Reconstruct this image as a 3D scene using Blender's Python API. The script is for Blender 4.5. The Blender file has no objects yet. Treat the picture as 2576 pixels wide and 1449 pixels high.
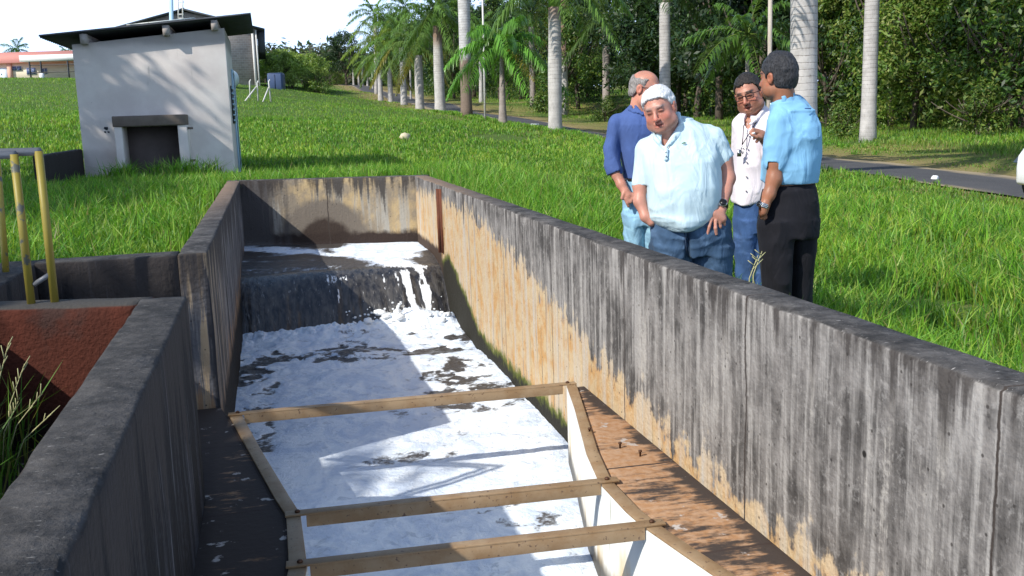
import bpy, math, random
import numpy as np
from mathutils import Vector, Matrix
random.seed(7); rng = np.random.default_rng(7)
SC = bpy.context.scene
COL = SC.collection
rad = math.radians

# ------------------------------------------------------------------ camera, sky, sun, exposure
FPX, PCX, PCY = 2500.0, 1288.0, 724.5            # focal length and centre, in the photo's 2576-wide pixels
_dy = np.array([670 - PCX, -(308 - PCY), -FPX]); _dy /= np.linalg.norm(_dy)
_h = np.array([1, .0322, 0.]); _up = np.cross(_h, _dy); _up /= np.linalg.norm(_up)
if _up[1] < 0: _up = -_up
_dx = np.cross(_dy, _up); _dx /= np.linalg.norm(_dx)
RC = np.array([_dx, _dy, _up])                    # camera -> world
CAM = np.array([0, 0, 1.5])
cam = bpy.data.cameras.new('camera'); camo = bpy.data.objects.new('camera', cam); COL.objects.link(camo)
m = Matrix.Identity(4)
for i in range(3):
    for j in range(3): m[i][j] = RC[i, j]
    m[i][3] = CAM[i]
camo.matrix_world = m
cam.sensor_width = 36; cam.lens = 36 * FPX / 2576; cam.clip_end = 3000; cam.clip_start = .05
SC.camera = camo

SUN_L = Vector((1.0, .52, -.93)).normalized()     # direction the light travels
sun = bpy.data.lights.new('sun', 'SUN'); sun.energy = 4.6; sun.angle = rad(.55); sun.color = (1, .955, .87)
suno = bpy.data.objects.new('sun', sun); COL.objects.link(suno)
suno.rotation_euler = SUN_L.to_track_quat('-Z', 'Y').to_euler(); suno.location = (-20, -10, 30)
W = bpy.data.worlds.new('World'); SC.world = W; W.use_nodes = True
nt = W.node_tree; nt.nodes.clear()
sky = nt.nodes.new('ShaderNodeTexSky'); sky.sky_type = 'NISHITA'; sky.sun_disc = False
sky.sun_elevation = math.asin(-SUN_L.z); sky.sun_rotation = math.atan2(-SUN_L.x, -SUN_L.y)
sky.air_density = 1.3; sky.dust_density = 1.0; sky.ozone_density = 4.0
L = nt.links.new
tc = nt.nodes.new('ShaderNodeTexCoord'); sx = nt.nodes.new('ShaderNodeSeparateXYZ'); L(tc.outputs['Generated'], sx.inputs[0])
nz = nt.nodes.new('ShaderNodeTexNoise'); nz.inputs['Scale'].default_value = 2.6; nz.inputs['Detail'].default_value = 6; L(tc.outputs['Generated'], nz.inputs[0])
ad = nt.nodes.new('ShaderNodeMath'); ad.operation = 'MULTIPLY_ADD'; ad.inputs[1].default_value = -.5; L(nz.outputs['Fac'], ad.inputs[0]); L(sx.outputs['Z'], ad.inputs[2])
cr = nt.nodes.new('ShaderNodeMapRange'); cr.interpolation_type = 'SMOOTHSTEP'; cr.inputs['From Min'].default_value = -.04; cr.inputs['From Max'].default_value = .20; cr.inputs['To Min'].default_value = 1; cr.inputs['To Max'].default_value = .04
L(ad.outputs[0], cr.inputs['Value'])                # bright cloud and haze low down, thinning to blue overhead
mx = nt.nodes.new('ShaderNodeMix'); mx.data_type = 'RGBA'; mx.inputs['B'].default_value = (7.0, 9.0, 12.6, 1)
bg = nt.nodes.new('ShaderNodeBackground'); bg.inputs['Strength'].default_value = .13
ow = nt.nodes.new('ShaderNodeOutputWorld')
L(cr.outputs[0], mx.inputs['Factor']); L(sky.outputs[0], mx.inputs['A']); L(mx.outputs['Result'], bg.inputs[0]); L(bg.outputs[0], ow.inputs[0])
SC.view_settings.view_transform = 'Standard'; SC.view_settings.look = 'None'
SC.view_settings.exposure = .22; SC.view_settings.gamma = 1; SC.view_settings.use_curve_mapping = False
SC.cycles.max_bounces = 6; SC.cycles.transparent_max_bounces = 12

# ------------------------------------------------------------------ photo measuring helpers (build time only)
def ray(x, y): return RC @ np.array([x - PCX, -(y - PCY), -FPX])
HV = -RC[:, 2].copy(); HV[2] = 0; HV /= np.linalg.norm(HV)
RV = np.array([HV[1], -HV[0], 0.])
def on_z(x, y, z): d = ray(x, y); return CAM + d * (z - CAM[2]) / d[2]
def on_y(x, y, Y): d = ray(x, y); return CAM + d * Y / d[1]
def on_d(x, y, D): d = ray(x, y); return CAM + d * D / (d @ HV)

# ------------------------------------------------------------------ mesh helpers
def np_mesh(name, V, F, mats=None, smooth=False, midx=None, attr=None):
    """V (n,3); F list of arrays, each (m,k) of constant k."""
    me = bpy.data.meshes.new(name)
    if not isinstance(F, (list, tuple)): F = [F]
    F = [np.asarray(f, dtype=np.int32) for f in F if len(f)]
    V = np.asarray(V, dtype=np.float32)
    me.vertices.add(len(V)); me.vertices.foreach_set('co', V.ravel())
    nl = sum(f.size for f in F); nf = sum(len(f) for f in F)
    me.loops.add(nl); me.loops.foreach_set('vertex_index', np.concatenate([f.ravel() for f in F]))
    me.polygons.add(nf)
    tot = np.concatenate([np.full(len(f), f.shape[1], dtype=np.int32) for f in F])
    st = np.concatenate([[0], np.cumsum(tot)[:-1]]).astype(np.int32)
    me.polygons.foreach_set('loop_start', st)
    if midx is not None: me.polygons.foreach_set('material_index', np.asarray(midx, dtype=np.int32))
    if smooth: me.polygons.foreach_set('use_smooth', np.ones(nf, dtype=bool))
    for mt in (mats if isinstance(mats, (list, tuple)) else [mats]):
        if mt is not None: me.materials.append(mt)
    if attr is not None:
        a = me.color_attributes.new('Col', 'FLOAT_COLOR', 'POINT')
        c = np.ones((len(V), 4), dtype=np.float32); c[:, :attr.shape[1]] = attr
        a.data.foreach_set('color', c.ravel())
    me.update(calc_edges=True); me.validate()
    return me
def tag(o, label=None, cat=None, group=None, kind=None):
    if label: o['label'] = label
    if cat: o['category'] = cat
    if group: o['group'] = group
    if kind: o['kind'] = kind
    return o
def link(name, me, parent=None, loc=None, rot=None):
    o = bpy.data.objects.new(name, me); COL.objects.link(o)
    if loc is not None: o.location = loc
    if rot is not None: o.rotation_euler = rot
    if parent is not None: o.parent = parent
    return o
def empty(name, loc=(0, 0, 0), rz=0):
    o = bpy.data.objects.new(name, None); COL.objects.link(o); o.location = loc; o.rotation_euler = (0, 0, rz); o.empty_display_size = .2
    return o
def copy_tree(o, parent=None):
    c = o.copy(); COL.objects.link(c)
    if parent is not None: c.parent = parent
    for ch in list(o.children): copy_tree(ch, c)
    return c
class MB:
    """collects simple solids, builds ONE mesh"""
    def __init__(s): s.V = []; s.F = {}; s.n = 0
    def add(s, V, F):
        V = np.asarray(V, float)
        for f in F: s.F.setdefault(len(f), []).append([i + s.n for i in f])
        s.V.append(V); s.n += len(V); return s
    def box(s, c, d, R=None):
        c = np.array(c, float); d = np.array(d, float) / 2
        P = np.array([[x, y, z] for x in (-1, 1) for y in (-1, 1) for z in (-1, 1)]) * d
        if R is not None: P = P @ np.array(R).T
        return s.add(P + c, [(0, 1, 3, 2), (4, 6, 7, 5), (0, 4, 5, 1), (2, 3, 7, 6), (0, 2, 6, 4), (1, 5, 7, 3)])
    def bx(s, lo, hi): lo = np.array(lo, float); hi = np.array(hi, float); return s.box((lo + hi) / 2, hi - lo)
    def prism(s, poly, z0, z1):
        n = len(poly); V = [(x, y, z0) for x, y in poly] + [(x, y, z1) for x, y in poly]
        F = [tuple(range(n))[::-1], tuple(range(n, 2 * n))] + [(i, (i + 1) % n, n + (i + 1) % n, n + i) for i in range(n)]
        return s.add(V, F)
    def tube(s, pts, r, n=10, cap=True, closed=False):
        pts = [np.array(p, float) for p in pts]; m_ = len(pts)
        r = [r] * m_ if np.isscalar(r) else list(r)
        V = []; up0 = None
        for i, p in enumerate(pts):
            if closed: t = pts[(i + 1) % m_] - pts[i - 1]
            else: t = pts[min(i + 1, m_ - 1)] - pts[max(i - 1, 0)]
            t = t / (np.linalg.norm(t) + 1e-9)
            if up0 is None:
                up0 = np.array([0, 0, 1.]) if abs(t[2]) < .9 else np.array([1., 0, 0])
            a = np.cross(up0, t); a /= np.linalg.norm(a) + 1e-9; b = np.cross(t, a); up0 = b
            for k in range(n):
                an = 2 * math.pi * k / n; V.append(p + r[i] * (math.cos(an) * a + math.sin(an) * b))
        F = []
        for i in range(m_ if closed else m_ - 1):
            j = (i + 1) % m_
            for k in range(n): F.append((i * n + k, i * n + (k + 1) % n, j * n + (k + 1) % n, j * n + k))
        if cap and not closed: F += [tuple(range(n))[::-1], tuple(range((m_ - 1) * n, m_ * n))]
        return s.add(V, F)
    def lathe(s, prof, c=(0, 0, 0), n=20):
        V = []; F = []
        for r, z in prof:
            for k in range(n): a = 2 * math.pi * k / n; V.append((c[0] + r * math.cos(a), c[1] + r * math.sin(a), c[2] + z))
        for i in range(len(prof) - 1):
            for k in range(n): F.append((i * n + k, i * n + (k + 1) % n, (i + 1) * n + (k + 1) % n, (i + 1) * n + k))
        F += [tuple(range(n))[::-1], tuple(range((len(prof) - 1) * n, len(prof) * n))]
        return s.add(V, F)
    def mesh(s, name, mat, smooth=False):
        return np_mesh(name, np.concatenate(s.V), [np.array(v) for v in s.F.values()], mat, smooth)
    def build(s, name, mat, parent=None, smooth=False, bevel=0, loc=None, rot=None):
        o = link(name, s.mesh(name, mat, smooth), parent, loc, rot)
        if bevel:
            b = o.modifiers.new('b', 'BEVEL'); b.width = bevel; b.segments = 2; b.limit_method = 'ANGLE'
        return o

# value noise, numpy
def _hash(i, j, k, s=0):
    n = (i * 374761393 + j * 668265263 + k * 2147483647 + s * 974711) & 0xffffffff
    n = ((n ^ (n >> 13)) * 1274126177) & 0xffffffff
    return ((n ^ (n >> 16)) & 0xffff) / 65535.0
def vnoise(P, sc=1., seed=0):
    P = np.asarray(P) * sc; I = np.floor(P).astype(np.int64); f = P - I; f = f * f * (3 - 2 * f)
    i, j, k = I[..., 0], I[..., 1], I[..., 2]; fx, fy, fz = f[..., 0], f[..., 1], f[..., 2]
    r = 0
    for a in (0, 1):
        for b in (0, 1):
            for c in (0, 1):
                r = r + _hash(i + a, j + b, k + c, seed) * (fx if a else 1 - fx) * (fy if b else 1 - fy) * (fz if c else 1 - fz)
    return r * 2 - 1
def fbm(P, sc=1., oct=4, seed=0):
    r = 0; a = 1.; t = 0
    for o in range(oct): r = r + a * vnoise(P, sc * 2 ** o, seed + o); t += a; a *= .5
    return r / t

# ------------------------------------------------------------------ material helpers
class G:
    def __init__(s, name, rough=.8, spec=.3):
        s.m = bpy.data.materials.new(name); s.m.use_nodes = True; s.t = s.m.node_tree
        s.b = s.t.nodes['Principled BSDF']; s.b.inputs['Roughness'].default_value = rough
        s.b.inputs['Specular IOR Level'].default_value = spec
        s._pos = None
    def n(s, ty, **kw):
        nd = s.t.nodes.new('ShaderNode' + ty)
        for k, v in kw.items(): setattr(nd, k, v)
        return nd
    def l(s, a, b): s.t.links.new(a, b)
    def put(s, sock, v):
        if hasattr(v, 'is_output') or isinstance(v, bpy.types.NodeSocket): s.l(v, sock)
        else:
            if isinstance(v, (tuple, list)) and len(v) == 3 and sock.type == 'RGBA': v = (*v, 1)
            sock.default_value = v
    def pos(s):
        if s._pos is None: s._pos = s.n('NewGeometry').outputs['Position']
        return s._pos
    def obj(s): return s.n('TexCoord').outputs['Object']
    def map(s, v, sc=(1, 1, 1), loc=(0, 0, 0), rot=(0, 0, 0)):
        m_ = s.n('Mapping'); s.l(v, m_.inputs[0]); m_.inputs['Scale'].default_value = sc; m_.inputs['Location'].default_value = loc; m_.inputs['Rotation'].default_value = rot
        return m_.outputs[0]
    def noise(s, v, sc, det=4, ro=.55, dist=0):
        n_ = s.n('TexNoise'); s.l(v, n_.inputs['Vector']); n_.inputs['Scale'].default_value = sc; n_.inputs['Detail'].default_value = det
        n_.inputs['Roughness'].default_value = ro; n_.inputs['Distortion'].default_value = dist; return n_.outputs['Fac']
    def vor(s, v, sc, feat='F1'):
        n_ = s.n('TexVoronoi', feature=feat); s.l(v, n_.inputs['Vector']); n_.inputs['Scale'].default_value = sc; return n_.outputs['Distance']
    def ma(s, op, a, b=0, c=0):
        m_ = s.n('Math', operation=op); s.put(m_.inputs[0], a); s.put(m_.inputs[1], b)
        if op in ('MULTIPLY_ADD',): s.put(m_.inputs[2], c)
        return m_.outputs[0]
    def ss(s, v, a, b, x=0., y=1.):
        m_ = s.n('MapRange'); m_.interpolation_type = 'SMOOTHSTEP'; s.put(m_.inputs['Value'], v)
        s.put(m_.inputs['From Min'], a); s.put(m_.inputs['From Max'], b); m_.inputs['To Min'].default_value = x; m_.inputs['To Max'].default_value = y
        return m_.outputs[0]
    def sep(s, v): n_ = s.n('SeparateXYZ'); s.l(v, n_.inputs[0]); return n_.outputs
    def mix(s, f, a, b, mode='MIX'):
        m_ = s.n('Mix', data_type='RGBA', blend_type=mode); s.put(m_.inputs['Factor'], f); s.put(m_.inputs['A'], a); s.put(m_.inputs['B'], b); return m_.outputs['Result']
    def ramp(s, v, st):
        r = s.n('ValToRGB'); s.l(v, r.inputs[0]); e = r.color_ramp.elements
        while len(e) < len(st): e.new(.5)
        for q, (p, c) in zip(e, st): q.position = p; q.color = (*c, 1) if len(c) == 3 else c
        return r.outputs[0]
    def bump(s, h, st=.3, d=.02):
        b = s.n('Bump'); s.l(h, b.inputs['Height']); b.inputs['Strength'].default_value = st; b.inputs['Distance'].default_value = d; s.l(b.outputs[0], s.b.inputs['Normal'])
    def col(s, c): s.put(s.b.inputs['Base Color'], c); return s
    def rough(s, c): s.put(s.b.inputs['Roughness'], c); return s
    def attr(s): a = s.n('Attribute'); a.attribute_name = 'Col'; return a.outputs['Color']
def simple(name, c, rough=.7, var=.15, sc=6, spec=.3, metal=0, bump=0):
    g = G(name, rough, spec); n_ = g.noise(g.obj(), sc, 5)
    g.col(g.mix(n_, tuple(x * (1 - var) for x in c), tuple(min(1, x * (1 + var)) for x in c)))
    g.b.inputs['Metallic'].default_value = metal
    if bump: g.bump(n_, bump)
    return g.m

# ------------------------------------------------------------------ terrain height (thin-plate surface through measured ground points)
def px_ground(x, y, D): p = on_d(x, y, D); return (p[0], p[1], p[2])
CP = [(3, 3, 0), (3, 5, 0), (2.2, 5.6, .02), (5, 6.2, .0), (2.5, 7.5, .15), (2, 9, .33), (1.5, 12.6, .52), (-1, 13, .52), (-2, 19, .47), (0, 19, .48), (-2.5, 8, .56), (-5, 12, .6), (-2.5, 6.2, .55),
      (4, 12, .38), (6, 16, .35), (3, 22, .50), (12, 4, -.3), (25, 6, -.4), (11, 17.3, .13), (11.5, 13.4, -.12), (12, 8, -.25), (14.7, 10, -.35), (14.7, 17, -.17), (14.7, 20.6, -.05), (14.7, 24.1, .02), (14.7, 30, .13), (14.7, 36, .28), (14.7, 43, .46), (14.7, 48.4, .75), (20, 30, .23), (20, 22, .05), (7, 7.5, -.02), (-20, 10, .9), (-60, 10, 2),
      (10.5, 35.7, .83), (10.5, 44, 1.1), (10.5, 52.5, 1.48), (10.5, 61, 1.77), (10.5, 69, 1.99), (10.5, 77.6, 2.47), (10.5, 86.4, 2.77), (10.5, 94.3, 3.02),
      (15, 55, 1.1), (15, 62, 1.4), (22, 72, 1.4), (25, 71, 1.2), (15.5, 80, 2.5), (14, 125, 4.7), (15.5, 150, 6.2), (26, 35, .35), (26, 53, .85), (26, 80, 2.4), (45, 35, .6), (45, 100, 3.5), (40, 10, -.3), (60, 60, 1.5)]
CP += [px_ground(*q) for q in [(150, 300, 32), (100, 240, 62), (60, 206, 128), (190, 206, 128), (620, 217, 92), (700, 221, 80), (650, 250, 64), (640, 330, 34), (760, 300, 44), (880, 262, 75),
                               (815, 213, 135), (720, 216, 100), (1017, 312, 36), (-300, 240, 60), (-300, 190, 128), (500, 208, 110)]]
CP = np.array(CP)
def _tps(r2): return np.where(r2 > 0, .5 * r2 * np.log(np.maximum(r2, 1e-9)), 0)
def _fit():
    P = CP[:, :2] / 20; n = len(P); d2 = ((P[:, None] - P[None]) ** 2).sum(-1)
    K = _tps(d2) + np.eye(n) * .02; A = np.zeros((n + 3, n + 3)); A[:n, :n] = K; A[:n, n] = 1; A[:n, n + 1:] = P; A[n, :n] = 1; A[n + 1:, :n] = P.T
    return P, np.linalg.solve(A, np.concatenate([CP[:, 2], [0, 0, 0]]))
_TP, _TW = _fit()
def _th(X, Y):
    Q = np.stack([X, Y], -1).reshape(-1, 2) / 20; o = np.empty(len(Q))
    for a in range(0, len(Q), 20000):
        q = Q[a:a + 20000]; d2 = ((q[:, None] - _TP[None]) ** 2).sum(-1); n = len(_TP)
        o[a:a + 20000] = _tps(d2) @ _TW[:n] + _TW[n] + q @ _TW[n + 1:]
    return o.reshape(np.shape(X))
# lookup grids: near fine, far coarse
GX = np.concatenate([np.arange(-700, -80, 40), np.arange(-80, -9, 4), np.arange(-9, 20, .25), np.arange(20, 80, 2.5), np.arange(80, 701, 40)])
GY = np.concatenate([np.arange(-160, -8, 8), np.arange(-8, 26, .25), np.arange(26, 60, 1.), np.arange(60, 180, 3.), np.arange(180, 901, 40)])
_GXm, _GYm = np.meshgrid(GX, GY, indexing='ij')
_cx = np.clip(_GXm, -90, 80); _cy = np.clip(_GYm, -6, 165)
GZ = _th(_cx, _cy)
GZ += .05 * fbm(np.stack([_GXm, _GYm, _GXm * 0], -1), .35, 3, 5) * (np.abs(_GXm - 13) > 2.6)
GZ += np.clip(_GYm - 165, 0, 700) * .02
def height(X, Y):
    X = np.asarray(X, float); Y = np.asarray(Y, float)
    i = np.clip(np.searchsorted(GX, X) - 1, 0, len(GX) - 2); j = np.clip(np.searchsorted(GY, Y) - 1, 0, len(GY) - 2)
    u = (X - GX[i]) / (GX[i + 1] - GX[i]); v = (Y - GY[j]) / (GY[j + 1] - GY[j]); u = np.clip(u, 0, 1); v = np.clip(v, 0, 1)
    return GZ[i, j] * (1 - u) * (1 - v) + GZ[i + 1, j] * u * (1 - v) + GZ[i, j + 1] * (1 - u) * v + GZ[i + 1, j + 1] * u * v
def road_x(Y):                                     # centre line of the road
    Y = np.asarray(Y, float); return 13.05 + .25 * np.sin(Y * .07) - np.clip(12 - Y, 0, 100) * .02
ROAD_W = 3.3
XL, XR, WT, TZ = -.374, 1.728, .16, .794          # channel inner faces, wall thickness, wall top height
ZS, ZLO, ZUP = -.106, -.588, -.026                # shelf, lower water, upper water
# ------------------------------------------------------------------ materials of the setting
def m_ground():
    g = G('meadow soil and sward', .95, .1); p = g.pos(); s = g.sep(p)
    n1 = g.noise(p, .35, 5); n2 = g.noise(p, 3.5, 5); n3 = g.noise(p, 22, 4)
    c = g.mix(n2, (.035, .085, .015), (.09, .16, .03))
    c = g.mix(g.ss(n3, .45, .7), c, (.16, .17, .06))
    # mown, drier verge and dry leaf litter along the road
    dx = g.ma('ABSOLUTE', g.ma('SUBTRACT', s[0], 13.05))
    dxn = g.ma('ADD', dx, g.ma('MULTIPLY', g.ma('SUBTRACT', n2, .5), 1.6))
    verge = g.ss(dxn, 5.4, 2.2)
    c = g.mix(verge, c, g.mix(g.ss(n3, .35, .65), (.33, .24, .13), (.20, .17, .06)))
    beyond = g.ss(s[0], 14.5, 16.5)
    c = g.mix(g.ma('MULTIPLY', beyond, g.ss(n1, .4, .62)), c, (.22, .20, .07))
    g.col(c); g.bump(n3, .6, .05); return g.m
def m_asphalt():
    g = G('worn asphalt', .85, .3); p = g.pos(); n1 = g.noise(p, .8, 6); n2 = g.noise(p, 40, 3); s = g.sep(p)
    c = g.mix(n1, (.045, .045, .052), (.10, .098, .10)); c = g.mix(g.ss(n2, .5, .75), c, (.15, .14, .135))
    dx = g.ma('ABSOLUTE', g.ma('SUBTRACT', s[0], 13.05)); n3 = g.noise(g.map(p, (1, .35, 1)), 2.2, 6)
    c = g.mix(g.ss(g.ma('ADD', dx, n3), 1.62, 2.15), c, (.34, .27, .17))
    g.col(c); g.bump(n2, .3, .01); return g.m
def m_wall(name, mode):
    """weathered board-marked concrete with vertical black streaks; mode picks the stains and painted-in shade that wall has"""
    g = G(name, .9, .25); p = g.pos(); s = g.sep(p); X, Y, Z = s[0], s[1], s[2]
    st = g.noise(g.map(p, (7, 7, .42)), 1.3, 7, .62); st2 = g.noise(g.map(p, (16, 16, .9)), 1.6, 6, .6); bl = g.noise(p, 2.6, 6, .6); fi = g.noise(p, 38, 4, .6); mid = g.noise(p, 9, 5, .6)
    hz = g.ma('DIVIDE', g.ma('SUBTRACT', Z, ZS), TZ - ZS)                       # 0 at the shelf, 1 at the top
    if mode == 'right':
        stb = g.ma('ADD', g.ma('MULTIPLY', st, .40), g.ma('MULTIPLY', g.ma('ADD', bl, mid), .30)); c = g.mix(g.ss(stb, .40, .60), (.06, .055, .052), (.25, .232, .218)); c = g.mix(g.ss(g.noise(p, 24, 6, .7), .52, .68, 0, .45), c, (.40, .38, .36)); c = g.mix(g.ss(g.noise(g.map(p, (1, 1, .6)), 17, 5, .7), .60, .68, 0, .7), c, (.05, .045, .043))
        c = g.mix(g.ss(g.ma('ADD', st2, g.ma('MULTIPLY', bl, .4)), .64, .9), c, (.36, .34, .32))
        far = g.ss(Y, 3.2, 9.2)                                                  # more ochre towards the weir
        lim = g.ma('ADD', g.ma('MULTIPLY', far, .74), .13)
        e = g.ma('ADD', g.ma('SUBTRACT', lim, hz), g.ma('MULTIPLY', g.ma('SUBTRACT', g.ma('ADD', g.ma('MULTIPLY', st, .55), g.ma('MULTIPLY', mid, .45)), .5), 1.15))
        och = g.mix(g.ss(mid, .36, .60), (.50, .285, .11), (.53, .40, .24)); och = g.mix(g.ss(st, .42, .62, 0, .75), och, (.50, .44, .36)); och = g.mix(g.ss(g.noise(g.map(p, (20, 20, .7)), 1.1, 6, .65), .56, .70, 0, .75), och, (.12, .095, .07))
        c = g.mix(g.ss(e, .0, .07), c, och)
        c = g.mix(g.ss(g.ma('ADD', st, g.ma('MULTIPLY', fi, .2)), .68, .76, 0, .7), c, (.46, .43, .39))
    elif mode == 'back':
        c = g.mix(g.ss(bl, .4, .62), (.24, .20, .15), (.46, .34, .18)); c = g.mix(g.ss(st, .48, .6), c, (.34, .32, .28))
        # damp arch above the outlet
        dx = g.ma('SUBTRACT', X, .62); dz = g.ma('SUBTRACT', Z, -.02)
        rr = g.ma('SQRT', g.ma('ADD', g.ma('MULTIPLY', dx, dx), g.ma('MULTIPLY', dz, dz))); rr = g.ma('ADD', rr, g.ma('MULTIPLY', g.ma('SUBTRACT', mid, .5), .12))
        c = g.mix(g.ss(rr, .62, .50), c, (.16, .135, .11)); c = g.mix(g.ss(rr, .36, .27), c, (.045, .032, .026))
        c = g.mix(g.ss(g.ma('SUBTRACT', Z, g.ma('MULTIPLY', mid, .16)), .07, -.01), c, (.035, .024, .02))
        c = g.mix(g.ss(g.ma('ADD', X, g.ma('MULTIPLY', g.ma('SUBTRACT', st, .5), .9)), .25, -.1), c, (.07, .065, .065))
    elif mode == 'left':
        c = g.mix(g.ss(st, .40, .62), (.03, .03, .035), (.14, .14, .15)); c = g.mix(g.ss(g.ma('ADD', st2, g.ma('MULTIPLY', bl, .4)), .66, .9), c, (.34, .33, .33))  # left wall: shade darkened into the base colour, under real streaks
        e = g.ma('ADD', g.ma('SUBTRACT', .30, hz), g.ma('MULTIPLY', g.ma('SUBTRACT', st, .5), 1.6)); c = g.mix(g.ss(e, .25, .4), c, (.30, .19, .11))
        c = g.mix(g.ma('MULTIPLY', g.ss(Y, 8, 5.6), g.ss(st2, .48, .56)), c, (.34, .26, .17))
    else:
        c = g.mix(g.ss(g.ma('ADD', st, g.ma('MULTIPLY', g.ma('SUBTRACT', fi, .5), .3)), .45, .68), (.010, .010, .012), (.045, .048, .06)); c = g.mix(g.ss(st2, .60, .72, 0, .7), c, (.22, .23, .26))  # dark walls: shade deepened into the near-black base colours
    # black growth running down from the top
    k = {'right': .90, 'back': .74, 'left': .62, 'dark': .55}[mode]
    bm = g.ma('ADD', hz, g.ma('MULTIPLY', g.ma('SUBTRACT', st, .5), 2.1)); bm = g.ma('ADD', bm, g.ma('MULTIPLY', g.ma('SUBTRACT', fi, .5), .22))
    c = g.mix(g.ss(bm, k, k + .28, 0, .9), c, (.038, .032, .03))
    # horizontal tops: dark lichen crust with pale flecks
    nz_ = g.sep(g.n('NewGeometry').outputs['Normal'])[2]; topm = g.ss(nz_, .5, .8)
    fl = g.noise(g.map(p, (10, 34, 14)), 2.6, 6, .75)
    tc_ = g.mix(g.ss(g.noise(p, 7, 8, .75), .35, .68), (.026, .025, .025), (.12, .112, .108)); tc_ = g.mix(g.ss(fl, .615, .66), tc_, (.36, .345, .33))
    if mode == 'dark': tc_ = g.mix(.45, tc_, (.02, .02, .021))
    if mode in ('right', 'left'): tc_ = g.mix(g.ma('MULTIPLY', g.ss(Y, 7.0, 11.5), .85), tc_, g.mix(mid, (.30, .20, .135), (.16, .12, .09)))
    c = g.mix(topm, c, tc_)
    # tie holes and casting joints
    if mode in ('right', 'left', 'back'):
        hu = g.vor(g.map(p, (1, 1, 1)), 3.4); c = g.mix(g.ss(hu, .05, .03), c, (.02, .018, .016)); c = g.mix(g.ss(g.vor(p, 17), .12, .06, 0, .8), c, (.035, .03, .027))
        ax = X if mode == 'back' else Y
        fr = g.ma('ABSOLUTE', g.ma('SUBTRACT', g.ma('FRACT', g.ma('DIVIDE', g.ma('ADD', ax, g.ma('MULTIPLY', mid, .03)), 1.37)), .5)); c = g.mix(g.ss(fr, .006, .002), c, (.05, .04, .035))
    if mode == 'right':                                                         # damp moss beside the fall and above the lower pool
        lim = g.ma('SUBTRACT', .10, g.ma('MULTIPLY', g.ma('ABSOLUTE', g.ma('SUBTRACT', 10.05, Y)), .33)); lim = g.ma('MAXIMUM', lim, -.43)
        lim = g.ma('ADD', lim, g.ma('MULTIPLY', g.ma('SUBTRACT', mid, .5), .22)); d = g.ma('SUBTRACT', lim, Z)
        c = g.mix(g.ss(d, -.05, .02), c, (.10, .12, .02)); c = g.mix(g.ss(d, .0, .07), c, (.022, .02, .014))
        c = g.mix(g.ma('MULTIPLY', g.ss(Y, 10.35, 10.5), g.ss(g.ma('SUBTRACT', Z, g.ma('MULTIPLY', mid, .12)), .06, .0)), c, (.06, .04, .03))
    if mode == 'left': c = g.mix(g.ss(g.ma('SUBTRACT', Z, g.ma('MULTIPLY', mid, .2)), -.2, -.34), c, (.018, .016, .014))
    g.col(c)
    bh = g.ma('ADD', g.ma('MULTIPLY', fi, .6), g.ma('MULTIPLY', st2, .5)); g.bump(bh, .8, .018); return g.m
def m_shelf():
    g = G('stained shelf concrete', .92, .2); p = g.pos(); s = g.sep(p); a = g.noise(p, 2.4, 7, .65); b = g.noise(g.map(p, (5, 22, 5)), 1.2, 6, .65); f_ = g.noise(p, 30, 4)
    c = g.mix(g.ss(f_, .3, .7), (.36, .19, .09), (.43, .27, .165))
    e = g.ma('ADD', g.ma('MULTIPLY', a, .6), g.ma('MULTIPLY', b, .4))
    left = g.ss(s[0], 1., .6)  # left ledge: the shade of its wall darkened into the colour
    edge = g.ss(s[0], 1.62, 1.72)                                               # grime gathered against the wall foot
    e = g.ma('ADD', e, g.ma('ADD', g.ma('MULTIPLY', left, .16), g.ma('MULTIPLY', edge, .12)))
    c = g.mix(g.ss(e, .47, .575), c, (.055, .042, .036)); c = g.mix(g.ss(g.noise(p, 12, 5), .64, .7), c, (.45, .40, .36))
    fr = g.ma('ABSOLUTE', g.ma('SUBTRACT', g.ma('FRACT', g.ma('DIVIDE', g.ma('ADD', s[1], g.ma('MULTIPLY', a, .08)), .92)), .5)); c = g.mix(g.ss(fr, .012, .004), c, (.05, .035, .03))
    g.col(c); g.bump(g.ma('ADD', f_, a), .5, .01); return g.m
def m_foam():
    g = G('white foam on grey water', .5, .4); a = g.attr(); p = g.pos()
    n1 = g.noise(p, 24, 6, .65, .8); n2 = g.noise(g.map(p, (1.5, .9, 1)), 2.6, 7, .6, 1.6); n4 = g.noise(g.map(p, (1, 1, 1)), 9, 6, .6, 1.2)
    fo = g.mix(g.ss(n2, .36, .62), (.64, .72, .84), (.86, .91, .96)); fo = g.mix(g.ss(n4, .56, .68, 0, .5), fo, (.38, .44, .52)); fo = g.mix(g.ss(n1, .60, .72, 0, .5), fo, (.46, .52, .6))
    wa = g.mix(n1, (.035, .031, .028), (.11, .10, .095))
    av = g.sep(a)[0]; k = g.ss(g.ma('ADD', av, g.ma('MULTIPLY', g.ma('SUBTRACT', g.ma('ADD', n1, n4), 1.), 1.0)), .26, .66)
    g.col(g.mix(k, wa, fo)); g.rough(g.ss(k, 0, 1, .28, .75)); g.b.inputs['Specular IOR Level'].default_value = .22; g.b.inputs['Subsurface Weight'].default_value = .0
    g.bump(g.ma('ADD', n1, g.ma('MULTIPLY', n4, 1.5)), .6, .02); return g.m
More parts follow.
